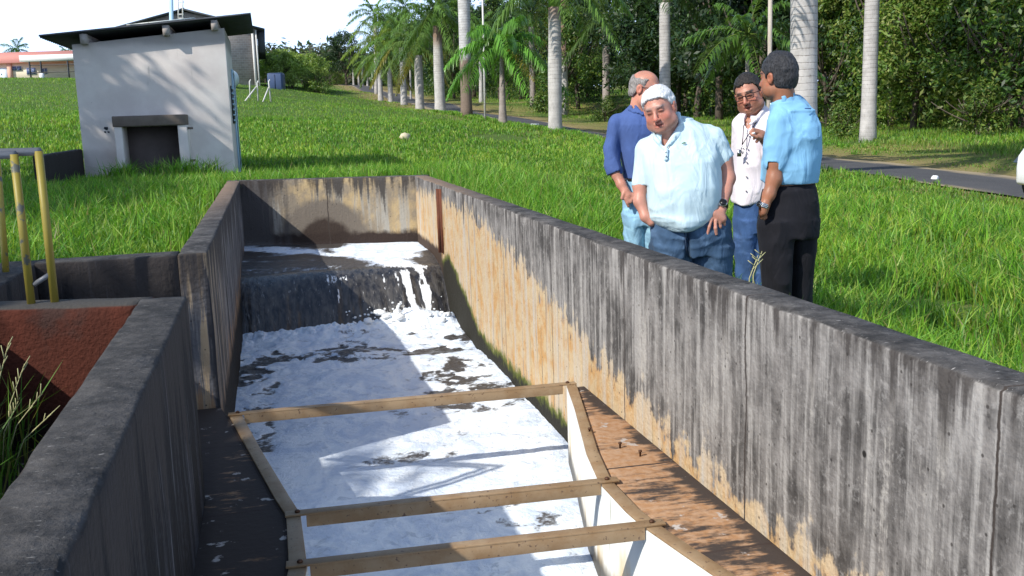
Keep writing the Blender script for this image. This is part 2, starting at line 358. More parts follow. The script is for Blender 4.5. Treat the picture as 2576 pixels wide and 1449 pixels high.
def m_fall():
    g = G('falling grey water', .16, .6); a = g.sep(g.attr()); p = g.pos()
    s1 = g.noise(g.map(p, (15, 7, .9)), 1.2, 5, .6, .35); s2 = g.noise(g.map(p, (34, 12, 2.2)), 1.3, 5, .6, .5)
    c = g.mix(g.ss(s1, .35, .7), (.018, .018, .021), (.085, .078, .07)); c = g.mix(g.ss(s2, .60, .74, 0, .6), c, (.34, .34, .33))
    c = g.mix(g.ss(g.ma('ADD', a[0], g.ma('MULTIPLY', g.ma('SUBTRACT', s2, .5), 1.1)), .42, .6), c, (.82, .84, .86))
    g.col(c); g.bump(g.ma('ADD', s1, g.ma('MULTIPLY', s2, .6)), .6, .02); return g.m
M_GROUND, M_ASPH = m_ground(), m_asphalt()
M_WR, M_WB, M_WL, M_WD = m_wall('channel wall concrete right', 'right'), m_wall('channel wall concrete back', 'back'), m_wall('channel wall concrete left', 'left'), m_wall('streaked shade-dark concrete', 'dark')
M_SHELF, M_FOAM, M_FALL = m_shelf(), m_foam(), m_fall()

# ------------------------------------------------------------------ ground and road
def build_ground():
    # extra grid lines on the edges of the excavation
    gx = np.unique(np.round(np.concatenate([GX, [-.46, 1.80]]), 4)); gy = np.unique(np.round(np.concatenate([GY, [5.9]]), 4))
    X, Y = np.meshgrid(gx, gy, indexing='ij'); Z = height(X, Y)
    on_road = np.abs(X - road_x(Y)) < 1.5; Z = np.where(on_road & (Y > -20) & (Y < 175), Z - .02, Z)
    Yw = np.where((np.abs(Y - 13.0) < 1e-6) & (X > -.47) & (X < 1.81), 13.07 - .352 * (X + .46), Y)      # follow the skewed end wall
    V = np.stack([X, Yw, Z], -1).reshape(-1, 3); ny = len(gy)
    i, j = np.meshgrid(np.arange(len(gx) - 1), np.arange(ny - 1), indexing='ij'); xc = (gx[i] + gx[i + 1]) / 2; yc = (gy[j] + gy[j + 1]) / 2
    hole = ((xc > -7) & (xc < 1.80) & (yc > -3.5) & (yc < 5.9)) | ((xc > -.46) & (xc < 1.80) & (yc > 5.8) & (yc < 13.0))
    keep = ~hole; a = (i * ny + j)[keep]
    F = np.stack([a, a + ny, a + ny + 1, a + 1], -1)
    tag(link('ground', np_mesh('ground', V, F, M_GROUND, True)), kind='structure')
    ys = np.concatenate([np.arange(-20, 26, .5), np.arange(26, 170, 1.5)]); us = np.linspace(-1, 1, 13)
    V = []
    for y in ys:
        for u in us:
            w = ROAD_W / 2 + .14 * math.sin(y * 1.7 + (2 if u > 0 else 0)) * abs(u) ** 4
            x = float(road_x(y)) + u * w
            V.append((x, y, float(height(x, y)) + .035 + .03 * (1 - u * u)))
    n = len(us); F = [(i * n + k, i * n + k + 1, (i + 1) * n + k + 1, (i + 1) * n + k) for i in range(len(ys) - 1) for k in range(n - 1)]
    tag(link('road', np_mesh('road', V, np.array(F), M_ASPH, True)), kind='structure')
build_ground()

# ------------------------------------------------------------------ concrete walls (gridded so that their arrises can be chipped)
def rough_wall(name, a, b, th, z0, z1, mat, label, cat='wall', side=1, step=.05, amp=.005, group=None):
    """wall from a to b (inner face line), thickness th to its left (side=1) or right"""
    a = np.array(a, float); b = np.array(b, float); Lg = np.linalg.norm(b - a); t = (b - a) / Lg; nrm = np.array([-t[1], t[0]]) * side
    nu = max(2, int(Lg / step)); nz_ = max(2, int((z1 - z0) / step)); nt_ = max(3, int(th / .04))
    us = np.linspace(0, Lg, nu + 1); zs = np.append(np.linspace(z0, z1 - .014, nz_), z1); ws = np.concatenate([[0], np.linspace(.014, th - .014, nt_ - 1), [th]])
    idx = {}; V = []
    def vid(i, j, k):
        q = (i, j, k)
        if q not in idx: idx[q] = len(V); V.append((us[i], ws[j], zs[k]))
        return idx[q]
    F = []
    for i in range(nu):
        for k in range(nz_):
            F.append((vid(i, 0, k), vid(i + 1, 0, k), vid(i + 1, 0, k + 1), vid(i, 0, k + 1))); F.append((vid(i, nt_, k), vid(i, nt_, k + 1), vid(i + 1, nt_, k + 1), vid(i + 1, nt_, k)))
        for j in range(nt_):
            F.append((vid(i, j, nz_), vid(i + 1, j, nz_), vid(i + 1, j + 1, nz_), vid(i, j + 1, nz_)))
    for j in range(nt_):
        for k in range(nz_):
            F.append((vid(0, j, k), vid(0, j, k + 1), vid(0, j + 1, k + 1), vid(0, j + 1, k))); F.append((vid(nu, j, k), vid(nu, j + 1, k), vid(nu, j + 1, k + 1), vid(nu, j, k + 1)))
    V = np.array(V); u, w, z = V.T
    # rounded, chipped upper arrises
    nn = fbm(np.stack([u, w * 3, z], -1), 7, 3, 3)
    chip = (z > z1 - 1e-6) & ((w < 1e-6) | (w > th - 1e-6)); d = .004 + .010 * np.clip(nn * 1.5, 0, 1)
    z = z - chip * d - (z > z1 - 1e-6) * amp * .6 * nn
    w = w + np.where(chip, np.where(w < th / 2, 1, -1) * d, 0) + amp * fbm(np.stack([u, w, z], -1), 3, 3, 9)
    P = np.stack([a[0] + t[0] * u + nrm[0] * w, a[1] + t[1] * u + nrm[1] * w, z], -1)
    F = np.array(F)
    if side == -1: F = F[:, ::-1]
    o = link(name, np_mesh(name, P, F, mat, False)); return tag(o, label, cat, group)
ZB = -1.3
rough_wall('channel_wall', (XR, -1.5), (XR, 12.22), WT, ZB, TZ, M_WR, 'long sunlit concrete channel wall on the right, black on top and ochre towards its foot', side=-1)
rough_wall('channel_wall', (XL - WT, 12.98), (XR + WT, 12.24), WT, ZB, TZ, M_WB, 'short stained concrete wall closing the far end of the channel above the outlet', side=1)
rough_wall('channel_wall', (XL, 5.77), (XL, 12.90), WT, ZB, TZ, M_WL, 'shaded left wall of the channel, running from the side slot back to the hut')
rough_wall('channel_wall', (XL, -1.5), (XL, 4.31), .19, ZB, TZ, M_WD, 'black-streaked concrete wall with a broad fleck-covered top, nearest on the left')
rough_wall('cross_wall', (-1.27, 5.77), (XL - WT - .002, 5.77), .19, ZB, TZ - .004, M_WD, 'low shade-darkened cross wall holding back the dark grass on the left')
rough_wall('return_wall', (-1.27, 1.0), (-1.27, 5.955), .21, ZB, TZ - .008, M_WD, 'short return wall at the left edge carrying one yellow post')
M_RED = None
def m_red():
    g = G('red oxide render', .9, .2); p = g.pos(); a = g.noise(g.map(p, (6, 6, .8)), 1.4, 6); f_ = g.noise(p, 60, 3); s = g.sep(p)
    c = g.mix(a, (.035, .013, .009), (.115, .030, .017)); c = g.mix(g.ss(g.noise(p, 4, 5), .56, .7), c, (.05, .025, .02))
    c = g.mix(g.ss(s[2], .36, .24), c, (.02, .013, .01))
    nz_ = g.sep(g.n('NewGeometry').outputs['Normal'])[2]; c = g.mix(g.ss(nz_, .4, .8), c, (.06, .055, .05)); g.col(c); g.bump(f_, .8, .01); return g.m
M_RED = m_red()
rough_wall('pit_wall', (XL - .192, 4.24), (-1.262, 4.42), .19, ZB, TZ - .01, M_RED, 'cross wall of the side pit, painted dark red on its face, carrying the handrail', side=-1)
# floors of the pit and of the slot
MB().bx((-1.5, -1.5, -.2), (XL - .19, 4.3, .20)).build('pit_floor', M_SHELF)['kind'] = 'structure'

# ------------------------------------------------------------------ shelves and flume
YF = 5.50
R_out = [(1.68, 5.48), (1.584, 5.04), (1.425, 4.32), (1.36, 3.945), (1.36, 3.61), (1.375, 3.45), (1.42, 3.19), (1.47, 2.93), (1.53, 2.6), (1.60, 2.2), (1.66, 1.6)]
R_in = [(1.62, 5.48), (1.53, 5.04), (1.365, 4.32), (1.303, 3.945), (1.303, 3.61), (1.315, 3.45), (1.36, 3.19), (1.408, 2.93), (1.468, 2.6), (1.54, 2.2), (1.60, 1.6)]
L_out = [(-.318, 5.56), (-.2, 4.88), (-.08, 4.2), (-.036, 3.99), (-.036, 3.49), (-.07, 3.2), (-.12, 2.7), (-.22, 1.6)]
L_in = [(-.252, 5.56), (-.14, 4.88), (-.018, 4.2), (.022, 3.99), (.03, 3.49), (-.01, 3.2), (-.06, 2.7), (-.16, 1.6)]
sh = MB().prism([(x + .012, y) for x, y in R_out] + [(XR, 1.6), (XR, 5.48)], ZB, ZS)
o = sh.build('shelf', M_SHELF, bevel=.006); tag(o, 'rust-brown and black stained concrete ledge between the white flume side and the right wall', 'ledge')
sh = MB().prism(([(x - .012, y) for x, y in L_out] + [(XL, 1.6), (XL, 4.31), (XL - .8, 4.31), (XL - .8, 5.768), (XL, 5.768), (XL + .05, 5.56)])[::-1], ZB, ZS)
o = sh.build('shelf', M_SHELF, bevel=.006); tag(o, 'dark concrete ledge in shade along the foot of the near left wall', 'ledge')

def m_panel():
    g = G('white flume plate with rust runs', .45, .4); p = g.pos(); s = g.sep(p); a = g.noise(g.map(p, (5, 5, 1.2)), 1.5, 5)
    c = g.mix(g.noise(p, 5, 4), (.74, .78, .76), (.84, .86, .84))
    e = g.ma('ADD', g.ma('SUBTRACT', -.28, s[2]), g.ma('MULTIPLY', g.ma('SUBTRACT', a, .5), .9)); c = g.mix(g.ss(e, .0, .3, 0, .85), c, (.66, .46, .20))
    c = g.mix(g.ss(g.noise(g.map(p, (18, 18, 2)), 1.3, 5), .66, .72, 0, .7), c, (.30, .28, .18))
    c = g.mix(g.ss(g.ma('SUBTRACT', s[2], g.ma('MULTIPLY', a, .12)), -.48, -.57), c, (.06, .05, .035)); g.col(c); return g.m
def m_frame():
    g = G('brown painted angle iron', .55, .4); p = g.pos(); n_ = g.noise(p, 9, 6, .65); f_ = g.noise(p, 60, 3)
    c = g.mix(g.ss(n_, .35, .65), (.27, .165, .08), (.34, .235, .135)); c = g.mix(g.ss(f_, .62, .7), c, (.12, .07, .045)); g.col(c); g.bump(f_, .15, .003); return g.m
M_PANEL, M_FRAME = m_panel(), m_frame(); M_BOLT = simple('rusty bolt', (.10, .05, .03), .6, .3, 40, metal=.5)
fl = empty('measuring_flume', (.6, 4.0, ZS)); tag(fl, 'narrowing white-sided flume with brown angle-iron rim and three cross bars over the foam', 'flume')
def strip(name, outer, inner, z0, z1, mat, seg):
    for (a, b) in seg:
        poly = outer[a:b + 1] + inner[a:b + 1][::-1]
        area = sum(poly[i][0] * poly[(i + 1) % len(poly)][1] - poly[(i + 1) % len(poly)][0] * poly[i][1] for i in range(len(poly)))
        if area < 0: poly = poly[::-1]
        o = MB().prism(poly, z0, z1).build(name, mat, None, bevel=.002); o.parent = fl; o.matrix_parent_inverse = Matrix.Translation(fl.location).inverted(); yield o
def atf(o): o.parent = fl; o.matrix_parent_inverse = Matrix.Translation(fl.location).inverted(); return o
for o in strip('rim', R_out, R_in, ZS + .001, ZS + .012, M_FRAME, [(0, 3), (3, 5), (5, 10)]): pass
for o in strip('rim', L_out, L_in, ZS + .001, ZS + .012, M_FRAME, [(0, 3), (3, 4), (4, 7)]): pass
sh_ = lambda pts, d: [(x + d, y) for x, y in pts]
for o in strip('side_plate', sh_(R_in, .008), sh_(R_in, -.001), -1.2, ZS, M_PANEL, [(0, 3), (3, 5), (5, 10)]): pass
for o in strip('side_plate', sh_(L_in, .001), sh_(L_in, -.008), -1.2, ZS, M_PANEL, [(0, 3), (3, 4), (4, 7)]): pass
# fill between plate and shelf so that no gap shows below the rim
for o in strip('backing', sh_(R_out, .013), sh_(R_in, .009), -1.25, ZS - .002, M_SHELF, [(0, 10)]): pass
for o in strip('backing', sh_(L_in, -.009), sh_(L_out, -.013), -1.25, ZS - .002, M_SHELF, [(0, 7)]): pass
for (ya, yb, xa, xb, w) in ((5.545, 5.50, -.32, 1.68, .05), (3.985, 3.93, -.04, 1.385, .05), (3.50, 3.44, -.045, 1.40, .05)):
    pa = np.array([xa, ya, 0]); pb = np.array([xb, yb, 0]); t = (pb - pa); Lb = np.linalg.norm(t); t /= Lb; n_ = np.array([-t[1], t[0], 0]); Rm = np.stack([t, n_, [0, 0, 1]], 1)
    mb = MB(); mid = (pa + pb) / 2
    mb.box(mid + [0, 0, ZS + .0175], (Lb, w, .009), Rm)
    mb.box(mid + n_ * (-w / 2 + .003) + [0, 0, ZS - .012], (Lb - .17, .006, .05), Rm)
    bar = atf(mb.build('cross_bar', M_FRAME, bevel=.0015))
    for q in (pa + t * .05, pb - t * .05):
        o = MB().lathe([(.011, 0), (.011, .007), (.006, .011)], (q[0], q[1], ZS + .022), 8).build('bolt', M_BOLT); o.parent = bar
        o.matrix_parent_inverse = bar.matrix_parent_inverse.copy() if False else Matrix.Identity(4)
        o.matrix_parent_inverse = Matrix.Identity(4)
# anchor studs in the ledge
for (x, y) in ((1.48, 4.62), (1.55, 4.36), (1.60, 4.22)):
    o = MB().lathe([(.005, 0), (.005, .022), (.009, .022), (.009, .03)], (x, y, ZS), 8).build('anchor_stud', M_BOLT)
    tag(o, {1.48: 'rusty stud on the brown ledge, farthest of three', 1.55: 'rusty stud on the brown ledge, middle one of three', 1.60: 'rusty stud on the brown ledge, nearest of three'}[x], 'stud', 'studs in the ledge')
# rusty gate guide on the right wall by the weir
o = MB().bx((XR - .022, 10.30, .08), (XR + .01, 10.36, .755)).bx((XR - .05, 10.355, .08), (XR - .0, 10.363, .755)).build('gate_guide', simple('deep rust', (.13, .045, .025), .85, .4, 18, bump=.3)); tag(o, 'upright rusty steel guide fixed to the right wall above the fall', 'gate guide')

# ------------------------------------------------------------------ water
def water_sheet():
    xs = np.linspace(XL - .02, XR + .02, 150); ys = np.concatenate([np.linspace(1.2, 5.5, 170), np.linspace(5.52, 10.15, 250)])
    X, Y = np.meshgrid(xs, ys, indexing='ij'); P = np.stack([X, Y, X * 0], -1)
    near = np.clip((Y - 7.0) / 2.9, 0, 1)                                        # turbulence grows towards the fall
    big = fbm(P * [1, 1.5, 1], 1.6, 3, 11); med = fbm(P * [1, 1., 1] + .15 * big[..., None], 5, 4, 21); sm = fbm(P, 17, 3, 31)
    Z = ZLO + .035 * big * (.4 + near) + .022 * med * (.35 + 1.6 * near ** 1.5) + .005 * sm * (1 + near)
    # rolling mound where the fall lands, higher at the right
    Z += .02 * near * np.abs(fbm(P, 9, 3, 91)); roll = np.exp(-((Y - 9.82) / .22) ** 2); Z += roll * (.045 * np.clip((X + .3) / 1.2, 0, 1) + .05 * np.abs(med) * np.clip((X + .8) / 1.5, 0, 1) + .11 * np.exp(-((X - 1.35) / .28) ** 2) + .05 * np.abs(sm))
    # foam cover: holes of open water
    cell = fbm(P * [1.15, .95, 1] + .3 * med[..., None] * [1, .6, 0], 4.6, 4, 41)
    foam = np.full(X.shape, 1.1)
    def patch(cx, cy, rx, ry): return np.clip(1 - ((X - cx) / rx) ** 2 - ((Y - cy) / ry) ** 2, 0, 1) ** .5
    hole = 0
    for q in ((.75, 8.9, .95, .42, .66), (-.25, 7.9, .22, 1.0, 1.0), (-.28, 6.6, .22, .9, 1.05), (-.15, 5.3, .28, .35, .9), (1.3, 9.0, .5, .5, .9), (1.3, 7.9, .42, .5, .9), (1.35, 7.1, .5, .45, .9), (1.05, 6.9, .5, .25, .6), (.95, 5.0, .35, .12, .7), (1.22, 4.75, .25, .1, .75), (1.15, 6.2, .4, .2, .55), (1.27, 4.5, .13, .45, .7), (1.18, 3.2, .18, .4, .7), (.75, 5.9, .4, .15, .7), (-.2, 9.2, .25, .4, .8)):
        hole = np.maximum(hole, patch(*q[:4]) * q[4])
    rid = 1 - np.abs(fbm(P * [1, .9, 1] + .2 * big[..., None], 7.5, 3, 47)) * 2.6
    foam = foam - hole * np.clip(.80 + cell * 2.1 - .5 * np.clip(rid, 0, 1) ** 2, 0, 1.2) - .85 * near * np.clip(cell * 2.4 + .02, 0, 1) * (Y < 9.75)
    foam += roll * .45
    edge = np.minimum(X - XL, XR - X); foam -= np.clip(1 - edge / .05, 0, 1) * .35 * (med > 0)
    Z += .012 * np.clip(foam, 0, 1)
    nx, ny = X.shape; i, j = np.meshgrid(np.arange(nx - 1), np.arange(ny - 1), indexing='ij'); a = i * ny + j
    F = np.stack([a, a + ny, a + ny + 1, a + 1], -1).reshape(-1, 4)
    V = np.stack([X, Y, Z], -1).reshape(-1, 3); at = np.repeat(foam.reshape(-1, 1), 3, 1)
    tag(link('water', np_mesh('water', V, F, M_FOAM, True, attr=at)), kind='structure')
water_sheet()
def upper_water():
    xs = np.linspace(XL - .02, XR + .02, 170); N1 = 110; N2 = 90
    # path: level water from the back wall to the lip, then over and down
    yl = lambda x: 10.72 + .03 * (x - XL) + .05 * np.sin(x * 3)
    X = np.repeat(xs[:, None], N1 + N2, 1); Y = np.empty_like(X); Z = np.empty_like(X); FM = np.zeros_like(X)
    for a, x in enumerate(xs):
        lip = yl(x); back = 12.75 - .3 * (x - XL)
        y1 = np.linspace(back + .15, lip, N1); Y[a, :N1] = y1; Z[a, :N1] = ZUP - .055 * np.clip((lip + .5 - y1) / .5, 0, 1) ** 2
        u = np.linspace(0, 1, N2 + 1)[1:]; drop = (ZUP - .055 - ZLO + .05)
        Y[a, N1:] = lip - .20 * u - .56 * u ** .62; Z[a, N1:] = ZUP - .055 - drop * u ** 1.45
    P = np.stack([X, Y, Z], -1)
    rip = fbm(P * [1, 2.2, 1], 4, 4, 51); Z[:, :N1] += .007 * rip[:, :N1]
    st = fbm(P * [9, 1.2, 1.1], 1.6, 4, 61); st2 = fbm(P * [26, 2, 2.5], 1.2, 3, 71)
    fallm = np.clip((ZUP - .06 - Z) / .12, 0, 1); Y -= fallm * (.04 * fbm(P * [7, .3, .5], 1.3, 3, 63) + .006 * st2)
    # foam streaks on the upper pool: a lit raft on the right, a tongue from the left back corner, runs over the lip
    t = (Y - 10.6) / 2.0; cell = fbm(P * [1, 1.6, 1], 2.6, 4, 81)
    raft = np.clip(1.25 - np.hypot((X - 1.22) / .55, (Y - 11.75) / .75), 0, 1) * 3
    tong = np.exp(-((X - (1.5 - 1.75 * np.clip(t, 0, 1.2))) / (.20 + .12 * np.clip(t, 0, 1))) ** 2) * 1.0
    up = np.maximum(raft, tong) + cell * .75
    wx = X + .05 * fbm(P * [2, 0, 1], 3.2, 3, 95) + .015 * fbm(P * [4, 0, 1], 9, 2, 96); dr = np.clip((ZUP - .05 - Z) / .5, 0, 1)
    run = 1.1 * np.exp(-((wx - 1.30 - .10 * dr) / (.085 - .04 * dr)) ** 2) + .9 * np.exp(-((wx - .60 - .03 * dr) / (.13 - .09 * dr)) ** 2) * np.exp(-dr * 1.6) + .95 * np.exp(-((wx - 1.50) / .032) ** 2) + .45 * np.exp(-((wx - 1.08) / .03) ** 2) + .4 * np.exp(-((wx - .86) / .02) ** 2) + .35 * np.exp(-((wx - .38) / .02) ** 2) * (dr < .7) + .3 * (st2 > .35)
    FM = up * (1 - np.clip(fallm * 2, 0, 1)) + (run + st * .4 - .12) * np.clip(fallm * 2, 0, 1)
    FM = np.clip(FM, -.2, 1.1)
    nx, ny = X.shape; i, j = np.meshgrid(np.arange(nx - 1), np.arange(ny - 1), indexing='ij'); a = i * ny + j
    V = np.stack([X, Y, Z], -1).reshape(-1, 3); at = np.repeat(FM.reshape(-1, 1), 3, 1)
    jj = j.reshape(-1); F = np.stack([a, a + 1, a + ny + 1, a + ny], -1).reshape(-1, 4)
    k = jj < N1 - 1
    tag(link('water', np_mesh('water', V, F[k], M_FOAM, True, attr=at)), kind='structure')
    tag(link('waterfall', np_mesh('waterfall', V, F[~k], M_FALL, True, attr=at)), kind='structure')
upper_water()
# splash thrown up where the fall lands on the right
def splash():
    M = simple('white splash', (.9, .92, .93), .35, .05); P = []; mb = MB()
    r_ = random.Random(5)
    def blob(c, s):
        n1, n2 = 7, 10; V = []; F = []
        for i in range(n1 + 1):
            for k in range(n2):
                th = math.pi * i / n1; ph = 2 * math.pi * k / n2
                q = np.array([math.sin(th) * math.cos(ph), math.sin(th) * math.sin(ph), math.cos(th)]) * s * (1 + .25 * r_.uniform(-1, 1)); V.append(q + c)
        for i in range(n1):
            for k in range(n2): F.append((i * n2 + k, (i + 1) * n2 + k, (i + 1) * n2 + (k + 1) % n2, i * n2 + (k + 1) % n2))
        mb.add(V, F)
    for i in range(60):
        x = r_.gauss(1.3, .2); blob(np.array([min(x, 1.66), 9.8 + r_.gauss(0, .07), ZLO + .06 + abs(r_.gauss(0, .05))]), np.array([.05, .04, .03]) * r_.uniform(.3, 1.0))
    for i in range(9): blob(np.array([1.19 - .05 * math.sin(i * .35), 9.74, ZLO + .12 + .02 * i]), np.array([.03, .025, .022]) * (1 - .07 * i))
    for i in range(70): blob(np.array([r_.uniform(.6, 1.65), 9.82 + r_.gauss(0, .1), ZLO + .05 + abs(r_.gauss(0, .09))]), np.array([.012, .01, .009]) * r_.uniform(.3, 1.2))
    tag(mb.build('splash', M, smooth=True), 'white spray leaping up at the foot of the fall', 'splash', kind='stuff')
splash()
# ------------------------------------------------------------------ foliage materials
def m_leaf(name, rough=.45, trans=.38, tint=(1, 1, 1)):
    g = G(name, rough, .45); a = g.attr(); g.col(g.mix(1., a, tint, 'MULTIPLY'))
    tr = g.n('BsdfTranslucent'); g.put(tr.inputs[0], g.mix(1., a, (1.25, 1.35, .6), 'MULTIPLY')); ms = g.n('MixShader'); ms.inputs[0].default_value = trans
    g.l(g.b.outputs[0], ms.inputs[1]); g.l(tr.outputs[0], ms.inputs[2]); g.l(ms.outputs[0], g.t.nodes['Material Output'].inputs[0]); return g.m
M_LEAF = m_leaf('tree leaves'); M_FROND = m_leaf('palm leaflets', .35, .3); M_GRASS = m_leaf('grass blades', .5, .35)
def m_bark(name, a, b, sc=(6, 6, 1.5)):
    g = G(name, .9, .15); p = g.obj(); n_ = g.noise(g.map(p, sc), 2, 6, .65); g.col(g.mix(n_, a, b)); g.bump(n_, .8, .03); return g.m
M_BARK = m_bark('dark tree bark', (.045, .035, .028), (.16, .13, .105))
def m_palm(name, base, brown_top=0., brown_low=0.):
    """ringed palm trunk; brown bands where that trunk is brown"""
    g = G(name, .85, .2); p = g.obj(); s = g.sep(p); n_ = g.noise(p, 3, 5, .6); f_ = g.noise(g.map(p, (9, 9, 2)), 2.5, 6, .6)
    zz = g.ma('ADD', s[2], g.ma('MULTIPLY', n_, .05)); ring = g.ma('ABSOLUTE', g.ma('SUBTRACT', g.ma('FRACT', g.ma('MULTIPLY', zz, 7.5)), .5))
    c = g.mix(g.ss(n_, .32, .68), tuple(x * .72 for x in base), base); c = g.mix(g.ss(f_, .58, .74, 0, .6), c, (.17, .15, .13))
    zr = g.ss(s[2], 1.1, 2.2); c = g.mix(g.ma('MULTIPLY', g.ma('MULTIPLY', zr, g.ss(ring, .08, .02)), g.ss(f_, .3, .65, .25, .95)), c, (.17, .145, .13))
    if brown_top: c = g.mix(g.ss(g.ma('ADD', s[2], g.ma('MULTIPLY', n_, .8)), brown_top, brown_top + .9), c, g.mix(f_, (.19, .12, .085), (.27, .19, .14)))
    if brown_low: c = g.mix(g.ss(g.ma('ADD', s[2], g.ma('MULTIPLY', n_, .5)), brown_low, brown_low - .4), c, g.mix(f_, (.12, .085, .06), (.26, .20, .16)))
    g.col(c); g.bump(g.ma('ADD', g.ss(ring, .12, .02, 0, -.6), f_), .4, .015); return g.m
M_PALE, M_PTOP, M_PLOW = m_palm('pale palm trunk', (.50, .47, .45)), m_palm('palm trunk brown above', (.50, .47, .44), 4.0), m_palm('palm trunk brown below', (.56, .54, .53), 0, 3.4)
M_PDARK = m_palm('palm trunk grey brown', (.34, .29, .26))
M_SHAFT = simple('green crownshaft', (.13, .24, .035), .35, .2, 4, .5); M_SHAFTG = simple('grey crownshaft', (.30, .27, .21), .6, .25, 6)

# ------------------------------------------------------------------ palms
def frond_arrays(L, az, el, droop, n, col, r_, width=.55, hang=.6):
    V = []; F4 = []; F3 = []; C = []
    d0 = np.array([math.cos(az) * math.cos(el), math.sin(az) * math.cos(el), math.sin(el)]); side = np.array([-math.sin(az), math.cos(az), 0])
    def pt(t): return d0 * L * t + np.array([0, 0, -droop * L * t ** 2.1]) + side * .06 * L * t * t * tw
    tw = r_.uniform(-1, 1)
    N = 12
    for i in range(N + 1):                          # rachis, a thin three-sided rod
        t = i / N; p = pt(t); r = .028 * (1 - .85 * t)
        for k in range(3): a = 2.1 * k; V.append(p + side * r * math.cos(a) + np.array([0, 0, r * math.sin(a)])); C.append(np.array([.20, .24, .07]) * (col / col.max()) ** .3)
        if i:
            for k in range(3): F4.append(((i - 1) * 3 + k, (i - 1) * 3 + (k + 1) % 3, i * 3 + (k + 1) % 3, i * 3 + k))
    for i in range(n):
        t = .10 + .90 * (i + r_.random()) / n
        p = pt(t); tg = pt(min(1, t + .02)) - pt(t - .02); tg /= np.linalg.norm(tg)
        ll = width * L * .44 * (math.sin(math.pi * min(1, (t * .93 + .07))) ** .55) * r_.uniform(.8, 1.1) + .06
        for sgn in (-1, 1):
            up = r_.uniform(-.25, .65); v = side * sgn * .8 + tg * r_.uniform(.45, .75) + np.array([0, 0, up]); v /= np.linalg.norm(v)
            w = np.cross(v, [0, 0, 1.]); w /= np.linalg.norm(w) + 1e-6; w = w * .027 * r_.uniform(.8, 1.25)
            q0 = p; q1 = p + v * ll * .48 + np.array([0, 0, -hang * .16 * ll]); q2 = p + v * ll * .78 + np.array([0, 0, -hang * .85 * ll])
            b = len(V); V += [q0 - w * .6, q0 + w * .6, q1 + w, q1 - w, q2]; cc = col * r_.uniform(.7, 1.3); C += [cc] * 5
            F4.append((b, b + 1, b + 2, b + 3)); F3.append((b + 3, b + 2, b + 4))
    return np.array(V), np.array(F4), np.array(F3), np.array(C)
def crown_mesh(name, n, L, seed, col=(.065, .15, .03), n_leaf=56, low=-.95, droop=.62, yellow=0, els=None, hang=.6):
    r_ = random.Random(seed); Vs = []; A = []; B = []; C = []; o = 0
    for i in range(n):
        az = i * 2.39996 + r_.uniform(-.2, .2); f = (i + .5) / n
        el = 1.25 - f * (1.25 - low) if els is None else els[i % len(els)]
        c = np.array(col) * r_.uniform(.8, 1.2)
        if f > 1 - yellow: c = np.array([.20, .19, .035])
        v, a, b, cc = frond_arrays(L * r_.uniform(.85, 1.08), az, el, droop * (1.1 - .35 * abs(el)), n_leaf, c, r_, hang=hang); Vs.append(v); A.append(a + o); B.append(b + o); C.append(cc); o += len(v)
    return np_mesh(name, np.concatenate(Vs), [np.concatenate(A), np.concatenate(B)], M_FROND, False, attr=np.concatenate(C))
CR = [crown_mesh('crown', 16, 2.9, 1, (.14, .25, .04), low=-.6), crown_mesh('crown', 16, 2.8, 2, (.14, .22, .05), yellow=.2, low=-.8), crown_mesh('crown', 17, 3.0, 3, (.12, .22, .045), low=-.7, yellow=.06), crown_mesh('crown', 13, 2.7, 4, (.07, .19, .03), low=-.55, droop=.5, yellow=.0)]
def trunk_mesh(h, lean, r0, r1, mat, flare=1.25, bulge=0.):
    N = 22; pts = []; rs = []
    for i in range(N + 1):
        t = i / N; pts.append((lean[0] * t, lean[1] * t, h * t - .25 * (i == 0))); r = r0 * (1 - t) + r1 * t
        r *= 1 + (flare - 1) * math.exp(-t * h / .45) + bulge * math.exp(-((t - .45) / .25) ** 2); rs.append(r)
    return MB().tube(pts, rs, 18).mesh('trunk', mat, True)
def palm(bx_, by, D, tx, ty, wb, wt, mat, crown, label, cs=1., shaft=0., shaftmat=None, rz=0., group='royal palms beside the road', bulge=0., name='palm_tree'):
    b = on_d(bx_, by, D); t = on_d(tx, ty, D); gz = float(height(b[0], b[1])); h = t[2] - gz
    e = empty(name, (b[0], b[1], gz)); tag(e, label, 'palm', group)
    r0, r1 = wb * D / 2500 / 2 * (1.14 if wb < 34 else 1), wt * D / 2500 / 2 * (1.2 if wb < 34 else 1); lean = (t[0] - b[0], t[1] - b[1])
    link('trunk', trunk_mesh(h, lean, r0, r1, mat, bulge=bulge), e)
    z = h; x, y = lean
    if shaft:
        MB().tube([(x, y, z - .03), (x, y, z + shaft * .3), (x, y, z + shaft * .75), (x, y, z + shaft)], [r1 * 1.02, r1 * 1.05, r1 * .72, r1 * .45], 14).build('crownshaft', shaftmat or M_SHAFT, e, True); z += shaft * .93
    if crown is not None:
        c = link('crown', crown, e, (x, y, z), (0, 0, rz)); c.scale = (cs, cs, cs)
    return e
NEAR, FAR = 'royal palms along the near edge of the road', 'royal palms along the far edge of the road'
palm(2020, 440, 20.2, 2026, -520, 66, 62, M_PALE, CR[2], 'thick grey ringed palm trunk rising right behind the man in the light blue shirt', 1.2, 1.2, group=NEAR)
palm(1396.7, 331, 37, 1395, 16, 27, 25, M_PTOP, CR[2], 'palm trunk white below, brown above, with green shaft, nearest one left of the men', 1., 1.6, rz=1, group=NEAR, bulge=.13)
p7 = palm(1265, 311, 45, 1262, 146, 17, 8, M_PDARK, crown_mesh('crown', 17, 3.0, 44, (.11, .26, .035), low=-.15, droop=.80, hang=.9, n_leaf=60), 'short young palm with a full bright green crown hanging low over the road', 1., .5, M_SHAFTG, rz=.3, group=NEAR)
